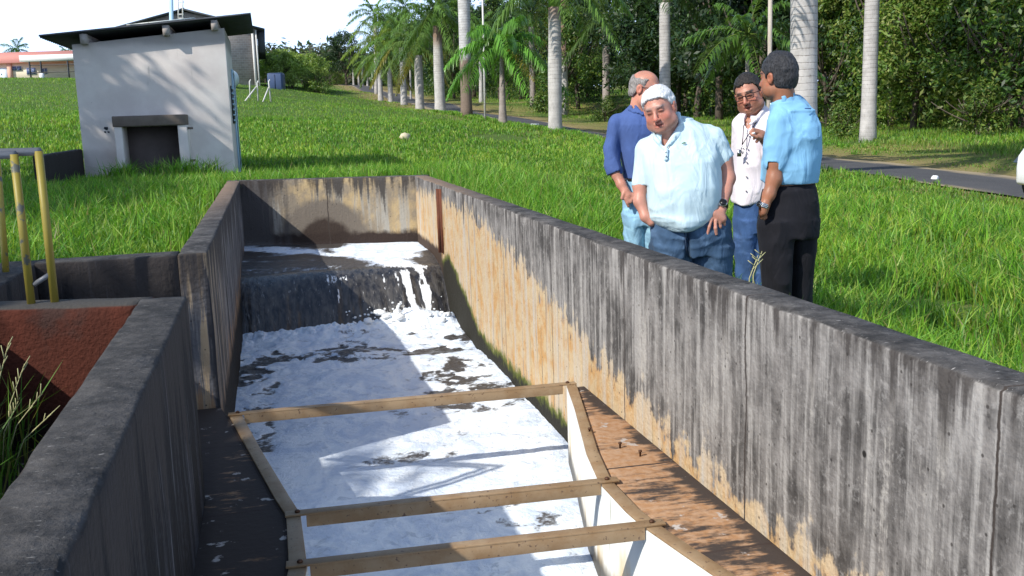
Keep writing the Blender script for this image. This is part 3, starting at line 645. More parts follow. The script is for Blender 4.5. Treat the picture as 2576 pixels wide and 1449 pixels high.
# its one yellowing frond
v, a, b_, cc = frond_arrays(2.3, -1.2, .15, .75, 40, np.array([.30, .25, .04]), random.Random(5), width=.5); yf = link('frond', np_mesh('frond', v, [a, b_], M_FROND, False, attr=cc), p7, (0, 0, 3.95)); yf['label'] = 'yellowing dead frond hanging down'
yf.location = (0.1, 0, on_d(1268, 128, 45)[2] - p7.location.z)
palm(1174, 293, 53.6, 1164, -120, 23, 26, M_PLOW, CR[0], 'tall palm trunk, white ringed above and rough brown below, sixth from the left', 1.05, 1.3, rz=2, group=NEAR)
palm(1108, 284, 61.7, 1099, 64, 22, 17, M_PTOP, CR[2], 'stout palm with white trunk, fifth from the left of the near row', 1.1, 1.0, rz=.5, group=NEAR, bulge=.1)
palm(1056.5, 278, 70, 1052, 138, 17, 16, M_PTOP, CR[1], 'palm with short thick trunk brown under its drooping crown, fourth from the left', 1.05, .6, rz=4, group=NEAR, bulge=.12)
palm(1017, 267, 78, 1010, 118, 13.5, 11, M_PALE, CR[2], 'palm with straight white trunk and dark hanging crown, third from the left', 1.15, .8, rz=2.5, group=NEAR)
palm(983.5, 262, 87, 979, 165, 11, 9, M_PALE, CR[1], 'shorter palm with low drooping fronds, second from the left', 1.0, .8, rz=1.2, group=NEAR)
palm(958.4, 259, 95, 952, 128, 11, 8, M_PALE, crown_mesh('crown', 16, 3.3, 9, (.20, .28, .045), low=-.6, droop=.55), 'leftmost palm of the near row with yellow-green lower fronds', 1.1, 1., rz=0, group=NEAR)
palm(948, 256, 106, 944, 60, 8, 7, M_PALE, CR[0], 'tall dark-crowned palm behind the leftmost palm of the near row', 1.25, 1.0, rz=3, group=NEAR)
palm(1020, 262, 112, 1016, 40, 8, 7, M_PALE, CR[2], 'tall palm whose crown shows above the third palm of the row', 1.2, 1.0, rz=1, group=NEAR)
palm(2183, 353, 34, 2203, -280, 37, 32, M_PALE, CR[0], 'leaning grey palm trunk standing alone at right beyond the road', 1.1, 1.2, group=FAR)
palm(1673, 305, 40.5, 1672, 5, 25, 22, M_PALE, crown_mesh('crown', 9, 2.6, 12, (.05, .10, .03), low=.0), 'pale palm trunk rising from behind the white-haired man, dry leaf bases on top', 1., .5, M_SHAFTG, group=FAR)
palm(1525, 289, 72, 1525, 66, 17, 15, M_PDARK, crown_mesh('crown', 18, 4.4, 13, (.09, .15, .04), low=-1.0, droop=.4), 'grey palm trunk with close-hanging fronds, left of the balding man', .9, .9, rz=1, group=FAR)
palm(1420.7, 281, 74, 1415, -110, 17, 15, M_PTOP, CR[1], 'slim palm trunk half hidden behind the brown-topped palm', 1., 1., rz=2, group=FAR)
palm(1341, 281, 80, 1337, 66, 12, 12, M_PDARK, crown_mesh('crown', 16, 4.0, 15, (.06, .12, .03), low=-.3), 'dark palm trunk with pale foot, between the young palm and the brown-topped palm', .95, 1.0, rz=5, group=FAR)
palm(1211, 264, 92, 1209, 90, 9, 8, M_PALE, CR[2], 'distant palm trunk just left of the thin white pole', .9, .8, rz=3, group=FAR)
palm(1880, 330, 25, 1880, 147, 9, 8, M_PDARK, crown_mesh('crown', 13, 1.75, 14, (.085, .17, .03), low=-.35, droop=.55, n_leaf=36), 'slender young palm with green stem arching over the man with glasses', 1., .62, rz=.6, group=FAR)
for q, (x, y, D, ty) in enumerate(((914, 219, 150, 170), (925, 219, 143, 168), (938, 221, 132, 165), (903, 217, 160, 172), (1033, 238, 100, 120), (890, 215, 165, 170))):
    palm(x, y, D, x - 2, ty, 4.2, 3.4, M_PALE, CR[q % 3], 'distant palm, number %d' % q, .8, .6, rz=q, group='distant palms at the end of the road')['label'] = ['distant thin white palm trunk, middle of the far group', 'distant thin white palm trunk right of the middle one', 'rightmost thin white trunk of the far group under dark trees', 'far white palm trunk left of the middle one', 'pale trunk seen between the second and third palms of the row', 'leftmost and smallest white trunk at the end of the road'][q]
palm(42, 190, 150, 42, 128, 6, 5, M_PDARK, CR[3], 'palm crown showing above the roof of the long cream building', 1.1, .3, group='palms behind the cream building')
palm(172, 190, 150, 172, 140, 6, 5, M_PDARK, CR[3], 'palm half hidden behind the left eave of the hut', .9, .3, rz=1, group='palms behind the cream building')

# ------------------------------------------------------------------ broadleaf trees
def leaf_mesh(name, blobs, n, size, cols, seed, hang=.2, mat=None, flat=.0):
    """leaves spread through a set of clumps (x,y,z,rx,ry,rz)"""
    r_ = np.random.default_rng(seed); blobs = np.array(blobs, float); w = blobs[:, 3] * blobs[:, 4] * .5 + blobs[:, 5] * blobs[:, 3] * .5; k = r_.choice(len(blobs), n, p=w / w.sum())
    d = r_.normal(size=(n, 3)); d /= np.linalg.norm(d, axis=1)[:, None]; rr = r_.random(n) ** .28 * (1 + .18 * r_.normal(size=n)); P = blobs[k, :3] + d * rr[:, None] * blobs[k, 3:6]
    P += .25 * np.stack([vnoise(P, 1.3, 1), vnoise(P, 1.3, 2), vnoise(P, 1.3, 3)], -1)
    keep = fbm(P, 1.1, 3, seed) > -.22; P = P[keep]; d = d[keep]; k = k[keep]; n = len(P)
    nrm = d * .7 + r_.normal(size=(n, 3)) * .55 + [0, 0, .5]; nrm /= np.linalg.norm(nrm, axis=1)[:, None]
    a = np.cross(nrm, r_.normal(size=(n, 3))); a /= np.linalg.norm(a, axis=1)[:, None]; b = np.cross(nrm, a)
    s = size * r_.uniform(.6, 1.35, n)[:, None]; a = a * s; b = b * s * .42; a[:, 2] -= hang * s[:, 0]
    V = np.stack([P - a, P - b + nrm * s * .12, P + a, P + b + nrm * s * .12], 1).reshape(-1, 3); F = np.arange(4 * n).reshape(n, 4)
    cols = np.array(cols); ci = cols[r_.integers(0, len(cols), n)] * r_.uniform(.65, 1.35, n)[:, None]; tone = (1 + .35 * vnoise(P, .7, seed + 9))[:, None] * (1 + .25 * (r_.random(len(blobs))[k] - .5))[:, None]
    C = np.repeat(np.clip(ci * tone, 0, 1), 4, 0); return np_mesh(name, V, F, mat or M_LEAF, False, attr=C)
def limb_mesh(h, r, seed, spread=1.6, n=5, top=.75, multi=1):
    r_ = random.Random(seed); mb = MB()
    for q in range(multi):
        ox, oy = (0, 0) if multi == 1 else (r_.uniform(-.5, .5), r_.uniform(-.5, .5)); lx, ly = r_.uniform(-.5, .5), r_.uniform(-.5, .5)
        P = [(ox + lx * t * t, oy + ly * t * t, h * .45 * t - (.3 if t == 0 else 0)) for t in np.linspace(0, 1, 6)]; mb.tube(P, [r * (1.25 - .55 * t) for t in np.linspace(0, 1, 6)], 9)
        for i in range(n):
            az = i * 2.4 + r_.random() + q; t0 = r_.uniform(.45, 1); p0 = np.array([ox + lx * t0 * t0, oy + ly * t0 * t0, h * .45 * t0]); e = p0 + [math.cos(az) * spread * r_.uniform(.7, 1.2), math.sin(az) * spread * r_.uniform(.7, 1.2), h * (top - .45 * t0) * r_.uniform(.8, 1.1)]
            mid = (p0 + e) / 2 + [math.cos(az) * .3, math.sin(az) * .3, -.1 * h * .3]; ts = np.linspace(0, 1, 6); mb.tube([(1 - t) ** 2 * p0 + 2 * t * (1 - t) * mid + t * t * e for t in ts], [r * .55 * (1 - .8 * t) + .01 for t in ts], 7)
    return mb.mesh('trunk', M_BARK, True)
def crown_blobs(seed, n, R, z0, z1, br, squash=.8, low=0):
    r_ = random.Random(seed); B = []
    for i in range(n):
        t = r_.random() ** .8; az = r_.uniform(0, 6.283); z = z0 + (z1 - z0) * t; w = math.sin(math.pi * min(1, max(.0, (t * .8 + .2 + low)))) ** .6 * R * r_.uniform(.35, 1); s = br * r_.uniform(.7, 1.25); B.append((math.cos(az) * w, math.sin(az) * w, z, s, s, s * squash))
    return B
DK = [(.022, .05, .016), (.03, .065, .02), (.018, .042, .018), (.045, .075, .025)]
MD = [(.07, .15, .026), (.10, .18, .03), (.05, .11, .025), (.16, .21, .04)]
LT = [(.13, .22, .035), (.18, .25, .045), (.10, .18, .03), (.24, .27, .07)]
KIND = {}
for nm, args in {
    'shade': (crown_blobs(1, 26, 3.2, 2.6, 8.2, 1.25), 9000, .16, DK, 101, (8, .17, 1)), 'shade2': (crown_blobs(2, 24, 3.4, 2.4, 9, 1.3), 9000, .17, DK + MD[:1], 102, (8.5, .2, 2)),
    'bushy': (crown_blobs(3, 34, 3.0, .6, 7.8, 1.15, low=.25), 13000, .115, MD, 103, (7, .12, 3)), 'bushy2': (crown_blobs(4, 34, 3.3, .5, 8.6, 1.2, low=.25), 14000, .115, MD + DK[:2], 104, (8, .12, 4)),
    'light': (crown_blobs(5, 30, 2.8, .7, 6.6, 1.0, low=.2), 12000, .11, LT, 105, (6, .1, 5)), 'willow': (crown_blobs(6, 22, 2.6, 1.1, 3.3, .8), 8000, .13, [(.28, .38, .09), (.33, .42, .11), (.22, .32, .07)], 106, (3.5, .07, 6)),
    'low': (crown_blobs(7, 16, 1.9, .3, 2.3, .75, low=.3), 5000, .10, MD + LT, 107, (2.4, .06, 7)), 'airy': (crown_blobs(8, 15, 3.0, 3.6, 7.5, 1.1), 3600, .15, MD + DK, 108, (8.5, .14, 8))}.items():
    bl, n, sz, cl, sd, (h, r, ls) = args
    KIND[nm] = (leaf_mesh('crown', bl, n, sz, cl, sd), limb_mesh(h, r, ls, spread=1.9 if nm != 'willow' else 1.4, n=6, multi=3 if nm in ('willow', 'low', 'light') else 1))
tn = 0
def tree(kind, x, y, s, label, group, name='tree'):
    global tn
    tn += 1; e = empty(name, (x, y, float(height(x, y))), tn * 1.7); s *= 1 + .1 * math.sin(tn * 2.1); tag(e, label, 'tree' if name == 'tree' else 'bush', group)
    c = link('crown', KIND[kind][0], e); t = link('trunk', KIND[kind][1], e); c.scale = t.scale = (s, s, s * (1 + .08 * math.sin(tn)))
    return e
r_ = random.Random(21)
GW = 'trees of the wood beyond the road'
def wood(kinds, x0, x1, y0, y1, n, s, lab):
    """a loose rank of trees; labels say where along the wood each one stands"""
    for i in range(n):
        y = y0 + (y1 - y0) * (i + .5) / n + r_.uniform(-.6, .6); x = x0 + (x1 - x0) * ((i * .618) % 1)
        tree(kinds[i % len(kinds)], x, y, s * r_.uniform(.9, 1.15), lab(i, n, kinds[i % len(kinds)]), GW)
ORD = ['first', 'second', 'third', 'fourth', 'fifth', 'sixth', 'seventh', 'eighth', 'ninth', 'tenth', 'eleventh', 'twelfth', 'thirteenth', 'fourteenth', 'fifteenth', 'sixteenth', 'seventeenth', 'eighteenth', 'nineteenth', 'twentieth']
AD = {'shade': 'dark shady', 'shade2': 'tall dark', 'bushy': 'mid green bushy', 'bushy2': 'tall green bushy', 'light': 'light green', 'airy': 'thin airy', 'low': 'low'}
# right part: leafy to the ground, behind and right of the lone palm
wood(['bushy', 'light', 'bushy2', 'light'], 25.5, 28, 22, 44, 8, 1.0, lambda i, n, k: '%s tree leafy to the ground, %s from the right in the wood edge' % (AD[k], ORD[i]))
wood(['bushy2', 'shade2', 'bushy'], 30, 33, 20, 46, 8, 1.25, lambda i, n, k: '%s tree in the second rank at right, %s from the right' % (AD[k], ORD[i]))
wood(['shade2', 'bushy2'], 36, 40, 20, 50, 8, 1.5, lambda i, n, k: '%s tree at the back of the wood at right, %s from the right' % (AD[k], ORD[i]))
# middle part: dark trees with bare trunks behind the men
wood(['shade', 'shade2', 'shade'], 24, 28.5, 45, 66, 7, 1.05, lambda i, n, k: '%s tree with forked bare trunk behind the palms, %s from the men' % (AD[k], ORD[i]))
wood(['shade2', 'bushy', 'bushy2'], 29, 33, 46, 78, 10, 1.15, lambda i, n, k: '%s tree deep in the wood behind the palms, %s from the men' % (AD[k], ORD[i]))
wood(['bushy2', 'shade2'], 38, 43, 48, 92, 9, 1.35, lambda i, n, k: '%s tree furthest back behind the palms, %s from the men' % (AD[k], ORD[i]))
# left part of the row: trees running along the road into the distance
wood(['bushy', 'shade', 'airy', 'bushy2'], 21.5, 25, 69, 100, 8, .9, lambda i, n, k: '%s tree behind the left palms of the row, %s from the young palm' % (AD[k], ORD[i]))
wood(['bushy2', 'shade2', 'bushy'], 19, 24, 100, 170, 13, 1.0, lambda i, n, k: '%s tree beside the far stretch of the road, %s along it' % (AD[k], ORD[i]))
wood(['bushy2', 'shade2', 'bushy'], 28, 34, 82, 175, 13, 1.2, lambda i, n, k: '%s tree behind the far stretch of road, %s along it' % (AD[k], ORD[i]))
wood(['shade', 'bushy'], 18.2, 19.2, 128, 150, 4, .75, lambda i, n, k: '%s tree over the thin white road-end trunks, %s from the near side' % (AD[k], ORD[i]))
for (x, y, D, k, s, lab) in ((735, 216, 97, 'willow', .95, 'feathery light green tree just right of the blue tank'), (775, 216, 100, 'willow', .8, 'feathery light green tree left of the road end'), (705, 216, 104, 'willow', .9, 'feathery tree behind the blue tank beside the block building'), (808, 219, 104, 'low', 1., 'low rounded bush at the bend of the road'), (795, 222, 96, 'low', .8, 'small yellowish bush on the road verge'), (830, 208, 150, 'bushy', .5, 'green tree closing the end of the road'), (845, 208, 158, 'light', .6, 'pale tree at the end of the road'), (872, 212, 150, 'shade', .8, 'dark tree right of the road end'), (790, 206, 160, 'light', .55, 'brownish tree behind the bend of the road'), (760, 205, 168, 'bushy', .55, 'green tree rising behind the feathery trees'), (668, 208, 130, 'shade', .45, 'dark tree peeping out right of the block building')):
    p = on_d(x, y, D); tree(k, p[0], p[1], s, lab, 'trees round the road end')
for i, (x, y, s) in enumerate(((20.5, 33, .5), (21.2, 39, .55), (23.3, 29, .6), (19.5, 56, .5), (20, 73, .6))):
    tree('low', x, y, s, ['low bush at the wood edge right of the lone palm', 'low bush beside the lone palm at the wood edge', 'rightmost low bush at the wood edge', 'low bush under the dark trees left of the men', 'low bush behind the left palms'][i], 'bushes at the edge of the wood', 'bush')
# the far wooded hill, one mass
def far_wood():
    r = random.Random(3); B = []
    for i in range(560):
        x = r.uniform(-20, 90); y = r.uniform(178, 290); z = float(height(x, y)) + r.uniform(.5, 5) + (y - 178) * .04; s = r.uniform(1.8, 3.6); B.append((x, y, z, s * 1.2, s * 1.2, s))
    tag(link('far_wood', leaf_mesh('far_wood', B, 80000, .62, [(.06, .10, .04), (.045, .085, .04), (.09, .10, .05), (.10, .085, .055)], 77)), 'distant wooded rise under the sky beyond the road end', 'wood', kind='stuff')
far_wood()
# shade trees standing outside the picture on the left: they dapple the hut and darken the left side
SHL = ['open-crowned shade tree outside left beyond the close row'] + ['dense shade tree outside left, %s of the close row' % q for q in ('farthest', 'second', 'third', 'fourth', 'fifth', 'sixth', 'seventh', 'nearest')]
for i, (x, y, s, k) in enumerate(((-11.0, 15.6, 1.2, 'airy'), (-10.4, 12.8, .88, 'shade'), (-10.6, 11.0, .88, 'shade'), (-10.4, 9.2, .88, 'shade'), (-10.6, 7.3, .86, 'shade'), (-10.5, 5.4, .86, 'shade'), (-10.6, 3.5, .86, 'shade'), (-10.7, 1.2, .86, 'shade'), (-10.7, -1.0, .86, 'shade'))):
    e = tree(k, x, y, s, SHL[i], 'shade trees left of the channel')
    if i: e.scale = (1.0, 1.0, (.86 if i in (3, 4, 5, 6) else 1.15))

# ------------------------------------------------------------------ hut
def m_render():
    g = G('stained cream render', .9, .15); p = g.pos(); a = g.noise(p, 1.6, 6, .6); f_ = g.noise(p, 45, 4); s = g.sep(p); st = g.noise(g.map(p, (8, 8, 1)), 1.5, 6)
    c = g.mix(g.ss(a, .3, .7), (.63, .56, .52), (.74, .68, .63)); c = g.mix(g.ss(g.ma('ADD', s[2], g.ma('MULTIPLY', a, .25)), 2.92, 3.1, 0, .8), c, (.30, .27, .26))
    c = g.mix(g.ss(st, .64, .74, 0, .5), c, (.36, .33, .30)); c = g.mix(g.ss(g.noise(p, 14, 6, .7), .68, .72, 0, .6), c, (.25, .23, .21)); g.col(c); g.bump(f_, .35, .006); return g.m
M_REND = m_render(); M_ROOF = simple('dark fibre cement sheet', (.06, .065, .075), .8, .3, 5, bump=.2); M_SLAB = simple('weathered slab concrete', (.15, .12, .10), .9, .35, 8, bump=.5); M_DARK = simple('dark louvre', (.02, .025, .035), .5, .2, 8)
M_WOODB = simple('grey purlin wood', (.36, .32, .30), .85, .2, 10); M_POST = simple('whitewashed concrete', (.62, .60, .57), .85, .2, 12, bump=.3); M_PIPE = simple('pale blue pipe', (.42, .60, .74), .4, .1, 5)
def hut():
    Y0, Y1 = 19., 22.3
    fl_ = on_y(200, 300, Y0)[0]; fr = on_y(578, 250, Y0)[0]; zl = on_y(188, 112, Y0)[2]; zr = on_y(562, 70, Y0)[2]; zb = .3
    o = empty('pump_hut', ((fl_ + fr) / 2, Y0, .56)); tag(o, 'small cream rendered hut with a dark lean-to roof and a slab-covered niche in front', 'hut')
    def put(mb, name, mat, **k):
        q = mb.build(name, mat, o, **k); q.matrix_parent_inverse = Matrix.Translation(o.location).inverted(); return q
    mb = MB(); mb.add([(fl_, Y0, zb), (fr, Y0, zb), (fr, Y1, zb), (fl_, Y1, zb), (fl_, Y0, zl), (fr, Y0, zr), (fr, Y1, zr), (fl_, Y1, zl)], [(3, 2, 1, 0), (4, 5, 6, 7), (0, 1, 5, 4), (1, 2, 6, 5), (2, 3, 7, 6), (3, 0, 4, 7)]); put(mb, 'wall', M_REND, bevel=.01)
    # corrugated roof, waves across the depth
    YF_, YB_ = 18.78, 22.6; A = on_y(97, 92, YF_); B = on_y(631, 36, YF_)
    xs = np.linspace(A[0], B[0], 14); ys = np.linspace(YF_, YB_, 180); V = []
    for x in xs:
        zc = A[2] + (B[2] - A[2]) * (x - A[0]) / (B[0] - A[0])
        for y in ys: V.append((x, y, zc + .022 * math.sin(2 * math.pi * (y - YF_) / .177)))
    n = len(ys); base = len(V); V += [(x, y, z + .012) for x, y, z in V]
    F = []
    for i in range(13):
        for j in range(n - 1): a = i * n + j; F.append((a, a + 1, a + n + 1, a + n)); a += base; F.append((a, a + n, a + n + 1, a + 1))
    for i in range(13): F.append((i * n, (i + 1) * n, (i + 1) * n + base, i * n + base)); a = i * n + n - 1; F.append((a, a + base, a + n + base, a + n))
    for j in range(n - 1): F.append((j, j + base, j + 1 + base, j + 1)); a = 13 * n + j; F.append((a, a + 1, a + 1 + base, a + base))
    put(MB().add(V, F), 'roof', M_ROOF, smooth=False)
    zroof = lambda x: A[2] + (B[2] - A[2]) * (x - A[0]) / (B[0] - A[0])
    sx0, sx1 = on_y(316, 60, 18.7)[0], on_y(486, 45, 18.7)[0]; mb = MB(); mb.add([(sx0, 18.80, zroof(sx0) + .035), (sx1, 18.80, zroof(sx1) + .035), (sx1, 19.9, zroof(sx1) + .12), (sx0, 19.9, zroof(sx0) + .12), (sx0, 18.80, zroof(sx0) + .05), (sx1, 18.80, zroof(sx1) + .05), (sx1, 19.9, zroof(sx1) + .135), (sx0, 19.9, zroof(sx0) + .135)], [(3, 2, 1, 0), (4, 5, 6, 7), (0, 1, 5, 4), (1, 2, 6, 5), (2, 3, 7, 6), (3, 0, 4, 7)]); put(mb, 'patch_sheet', M_PANEL)
    for px in (208, 418, 541):
        x = on_y(px, 90, 18.8)[0]; zc = zroof(x) - .026
        mb = MB().bx((x - .055, 18.82, zc - .17), (x + .055, Y1 + .2, zc)); put(mb, 'purlin', M_WOODB)
    # niche: slab on two side walls
    Yn = 18.3; a0 = on_y(281, 300, Yn)[0]; a1 = on_y(466, 300, Yn)[0]; zt = on_y(370, 290, Yn)[2]; zu = on_y(370, 317, Yn)[2]
    put(MB().bx((a0, Yn, zu), (a1, Y0 + .02, zt)), 'niche_slab', M_SLAB, bevel=.015)
    for p0, p1, lean in ((289, 309, 0), (449, 473, 0)):
        x0, x1 = on_y(p0, 350, Yn + .03)[0], on_y(p1, 350, Yn + .03)[0]; q = put(MB().bx((x0, Yn + .03, .35), (x1, Y0 + .02, zu - .002)), 'niche_side', M_REND, bevel=.012)
    g0, g1 = on_y(309, 350, Y0)[0] - .06, on_y(449, 350, Y0)[0] + .06; put(MB().bx((g0, Y0 - .012, .35), (g1, Y0 + .01, zu - .01)), 'niche_shade', simple('niche shade render', (.13, .105, .10), .9, .35, 3))  # dark panel added at the back; recess shade put into its colour
    xq = on_y(473, 350, Yn)[0]
    for zz in (zu - .06, zu - .62): put(MB().tube([(xq - .01, Yn + .12, zz), (xq + .09, Yn + .12, zz)], .022, 10), 'hinge_stub', M_SLAB)
    # louvred window in the side wall, white strip and pipe
    w = put(MB().bx((fr - .01, 19.7, 1.50), (fr + .02, 20.9, 2.2)), 'window', M_DARK)
    for k in range(7): put(MB().box((fr + .028, 20.3, 1.56 + k * .1), (.015, 1.16, .03), Matrix.Rotation(.0, 3, 'Y')), 'slat', M_PIPE)
    put(MB().bx((fr - .01, 21.0, .4), (fr + .03, 21.9, 2.5)), 'door', M_DARK)
    put(MB().bx((fr + .001, 20.93, .4), (fr + .04, 20.99, 2.56)).bx((fr + .001, 21.91, .4), (fr + .04, 21.97, 2.56)).bx((fr + .001, 20.99, 2.5), (fr + .04, 21.91, 2.56)), 'door_frame', M_PIPE)
    # broken holes in the render left of the niche
    for (px, py, s_) in ((338, 409, .02), (331, 424, .016), (336, 424, .014), (377, 375, .02), (490, 475 - 100, .0)):
        if s_: q = on_y(px * 1.0, py * 1.0, Y0 - .004)
    for (cx_, cy_, s_) in ((790, 957, .035), (783, 984, .02), (808, 984, .02), (1145, 1112, .03), (1300, 1180, .05)):
        q = on_y(cx_ * .3377, cy_ * .3377, Y0 - .004); n_ = 8; put(MB().add([(q[0] + s_ * (1 + .3 * math.sin(k * 2.3)) * math.cos(k * 6.283 / n_), Y0 - .004, q[2] + s_ * (1 + .3 * math.cos(k * 1.7)) * math.sin(k * 6.283 / n_)) for k in range(n_)], [tuple(range(n_))]), 'hole', M_DARK)
    # low wall on the left
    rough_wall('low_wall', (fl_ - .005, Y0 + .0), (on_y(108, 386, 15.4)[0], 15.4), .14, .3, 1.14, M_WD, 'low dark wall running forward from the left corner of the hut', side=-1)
hut()
def at_px(mb_fn, *a): pass
# standpipe and little ladder frame behind the hut
b = on_d(433, 320, 31); t = on_d(430, -40, 31); gz = float(height(b[0], b[1])); MB_ = MB().tube([(b[0], b[1], gz - .2), (t[0], t[1], t[2])], .062, 14).build('standpipe', M_PIPE, smooth=True); tag(MB_, 'pale blue upright pipe rising behind the hut roof', 'pipe')
def ladder():
    e = empty('ladder_frame', tuple(on_d(452, 60, 88))); tag(e, 'small cream ladder frame on the far roof beside the blue pipe', 'ladder')
    for px in (449, 460):
        a = on_d(px, 62, 88); c = on_d(px - 1, -20, 88); q = MB().tube([a, c], .06, 6).build('rail', M_POST, e); q.matrix_parent_inverse = Matrix.Translation(e.location).inverted()
    for py in (55, 46, 36, 20, 5): q = MB().tube([on_d(449, py, 88), on_d(463, py, 88)], .045, 6).build('rung', M_POST, e); q.matrix_parent_inverse = Matrix.Translation(e.location).inverted()
ladder()

# ------------------------------------------------------------------ block building, gas tank, blue tank, fence posts, cream building
def m_block():
    g = G('grey block masonry', .92, .15); p = g.obj(); s = g.sep(p); b_ = g.n('TexBrick'); g.l(g.map(p, (1, 1, 1), rot=(rad(90), 0, 0)), b_.inputs[0]); b_.inputs['Scale'].default_value = 1.; b_.inputs['Brick Width'].default_value = .4; b_.inputs['Row Height'].default_value = .2; b_.inputs['Mortar Size'].default_value = .014
    b_.inputs['Color1'].default_value = (.40, .34, .30, 1); b_.inputs['Color2'].default_value = (.30, .26, .235, 1); b_.inputs['Mortar'].default_value = (.46, .43, .40, 1); a = g.noise(p, 1.2, 6); g.col(g.mix(g.ss(a, .5, .75, 0, .6), b_.outputs['Color'], (.22, .19, .17))); return g.m
def local_frame(x, y, D):
    b = on_d(x, y, D); return b, math.atan2(RV[1], RV[0])
def block_building():
    D = 92; b, az = local_frame(655, 220, D); gz = float(height(b[0], b[1])) - .3; k = D / 2500.
    e = empty('block_building', (b[0], b[1], gz), 0); tag(e, 'grey concrete-block building with a low gable and white downpipe behind the hut', 'building')
    W_, H_, RZ, DP = 330 * k, (220 - 78) * k + .3, (220 - 33) * k + .3, 11.
    MB().add([(-W_, 0, 0), (0, 0, 0), (0, DP, 0), (-W_, DP, 0), (-W_, 0, H_), (0, 0, H_), (0, DP, H_), (-W_, DP, H_), (-W_ / 2, 0, RZ - .2), (-W_ / 2, DP, RZ - .2)], [(0, 1, 5, 8, 4), (1, 2, 6, 5), (2, 3, 7, 9, 6), (3, 0, 4, 7), (3, 2, 1, 0), (5, 6, 9, 8), (8, 9, 7, 4)]).build('wall', m_block(), e)
    for sx in (0, 1):
        x_e = .75 if sx == 0 else -W_ - .75; ze = H_ - .25
        MB().add([(-W_ / 2, -.6, RZ - .1), (x_e, -.6, ze), (x_e, DP + .5, ze), (-W_ / 2, DP + .5, RZ - .1), (-W_ / 2, -.6, RZ + .05), (x_e, -.6, ze + .15), (x_e, DP + .5, ze + .15), (-W_ / 2, DP + .5, RZ + .05)], [(0, 1, 2, 3), (7, 6, 5, 4), (0, 4, 5, 1), (1, 5, 6, 2), (2, 6, 7, 3), (3, 7, 4, 0)]).build('roof', M_ROOF, e)
    MB().bx((.05, .4, H_ - 2.1), (.70, DP, H_ - .3)).build('side_canopy', M_ROOF, e)
    MB().tube([(-.35, -.12, 0), (-.35, -.12, H_ - .2)], .11, 8).build('downpipe', M_POST, e); MB().tube([(-.05, -.1, 0), (-.05, -.1, H_ - .2)], .07, 8).build('downpipe', M_POST, e)
block_building()
def gas_tank():
    c = on_d(584, 199, 76); R_ = .66; az = math.atan2(RV[1], RV[0]); gz = float(height(c[0], c[1])); e = empty('gas_tank', (c[0], c[1], gz), az); tag(e, 'white round-ended tank sticking out from behind the hut', 'tank')
    P = [(R_ * math.sin(a), -R_ * .75 * math.cos(a)) for a in np.linspace(.01, math.pi / 2, 10)]; P += [(R_, 3.2)] + [(R_ * math.cos(a), 3.2 + R_ * .6 * math.sin(a)) for a in np.linspace(.1, 1.55, 8)]
    m_ = MB().lathe([(r, z) for r, z in P], n=28).mesh('shell', simple('pale tank paint', (.66, .73, .76), .35, .06, 3), True); q = link('shell', m_, e, (0, 0, c[2] - gz), (0, -math.pi / 2, 0))
    for x in (-.5, -2.6): MB().bx((x - .1, -.5, -.2), (x + .1, .5, c[2] - gz - R_ * .8)).build('saddle', M_POST, e)
gas_tank()
def blue_tank():
    k = 80 / 2500; b, az = local_frame(696, 221, 80); gz = float(height(b[0], b[1])); e = empty('blue_tank', (b[0], b[1], gz), az); tag(e, 'dark blue upright tank with two panels standing in the grass by the feathery trees', 'tank')
    M = simple('dull blue plastic', (.055, .085, .17), .45, .15, 3); w, h = 19 * k, 36 * k
    MB().prism([(-w, -.35), (-w + .12, -.5), (w - .12, -.5), (w, -.35), (w, .5), (-w, .5)], -.1, h).build('body', M, e, bevel=.04); MB().prism([(-w + .04, -.44), (w - .04, -.44), (w - .04, .44), (-w + .04, .44)], h, h + .07).build('lid', M, e, bevel=.05)
    MB().bx((-.025, -.53, 0), (.025, -.49, h - .05)).build('seam', simple('seam blue', (.03, .045, .09), .6), e)
blue_tank()
for i, (xb, yb, xt, yt, brace, lab) in enumerate(((649, 248, 647, 208, (615, 249, 645, 218), 'tallest white fence post with a long brace, in the middle of three'), (629, 241, 628, 205, None, 'plain white fence post left of the braced one'), (681, 244, 676, 205, (659, 239, 676, 220), 'white fence post with a short brace, in front of the blue tank'))):
    D = 62 if i != 1 else 66; b = on_d(xb, yb, D); t = on_d(xt, yt, D); b[2] = float(height(b[0], b[1])) - .1; e = empty('fence_post', tuple(b)); tag(e, lab, 'fence post', 'concrete fence posts in the meadow')
    q = MB().tube([b, t, t + [.08 * (1 if i else 1), 0, .12]], [.055, .05, .04], 6).build('post', M_POST, e); q.matrix_parent_inverse = Matrix.Translation(e.location).inverted()
    if brace: a = on_d(brace[0], brace[1], D - 1); c = on_d(brace[2], brace[3], D); a[2] = float(height(a[0], a[1])) - .05; q = MB().tube([a, c], .045, 6).build('brace', M_POST, e); q.matrix_parent_inverse = Matrix.Translation(e.location).inverted()
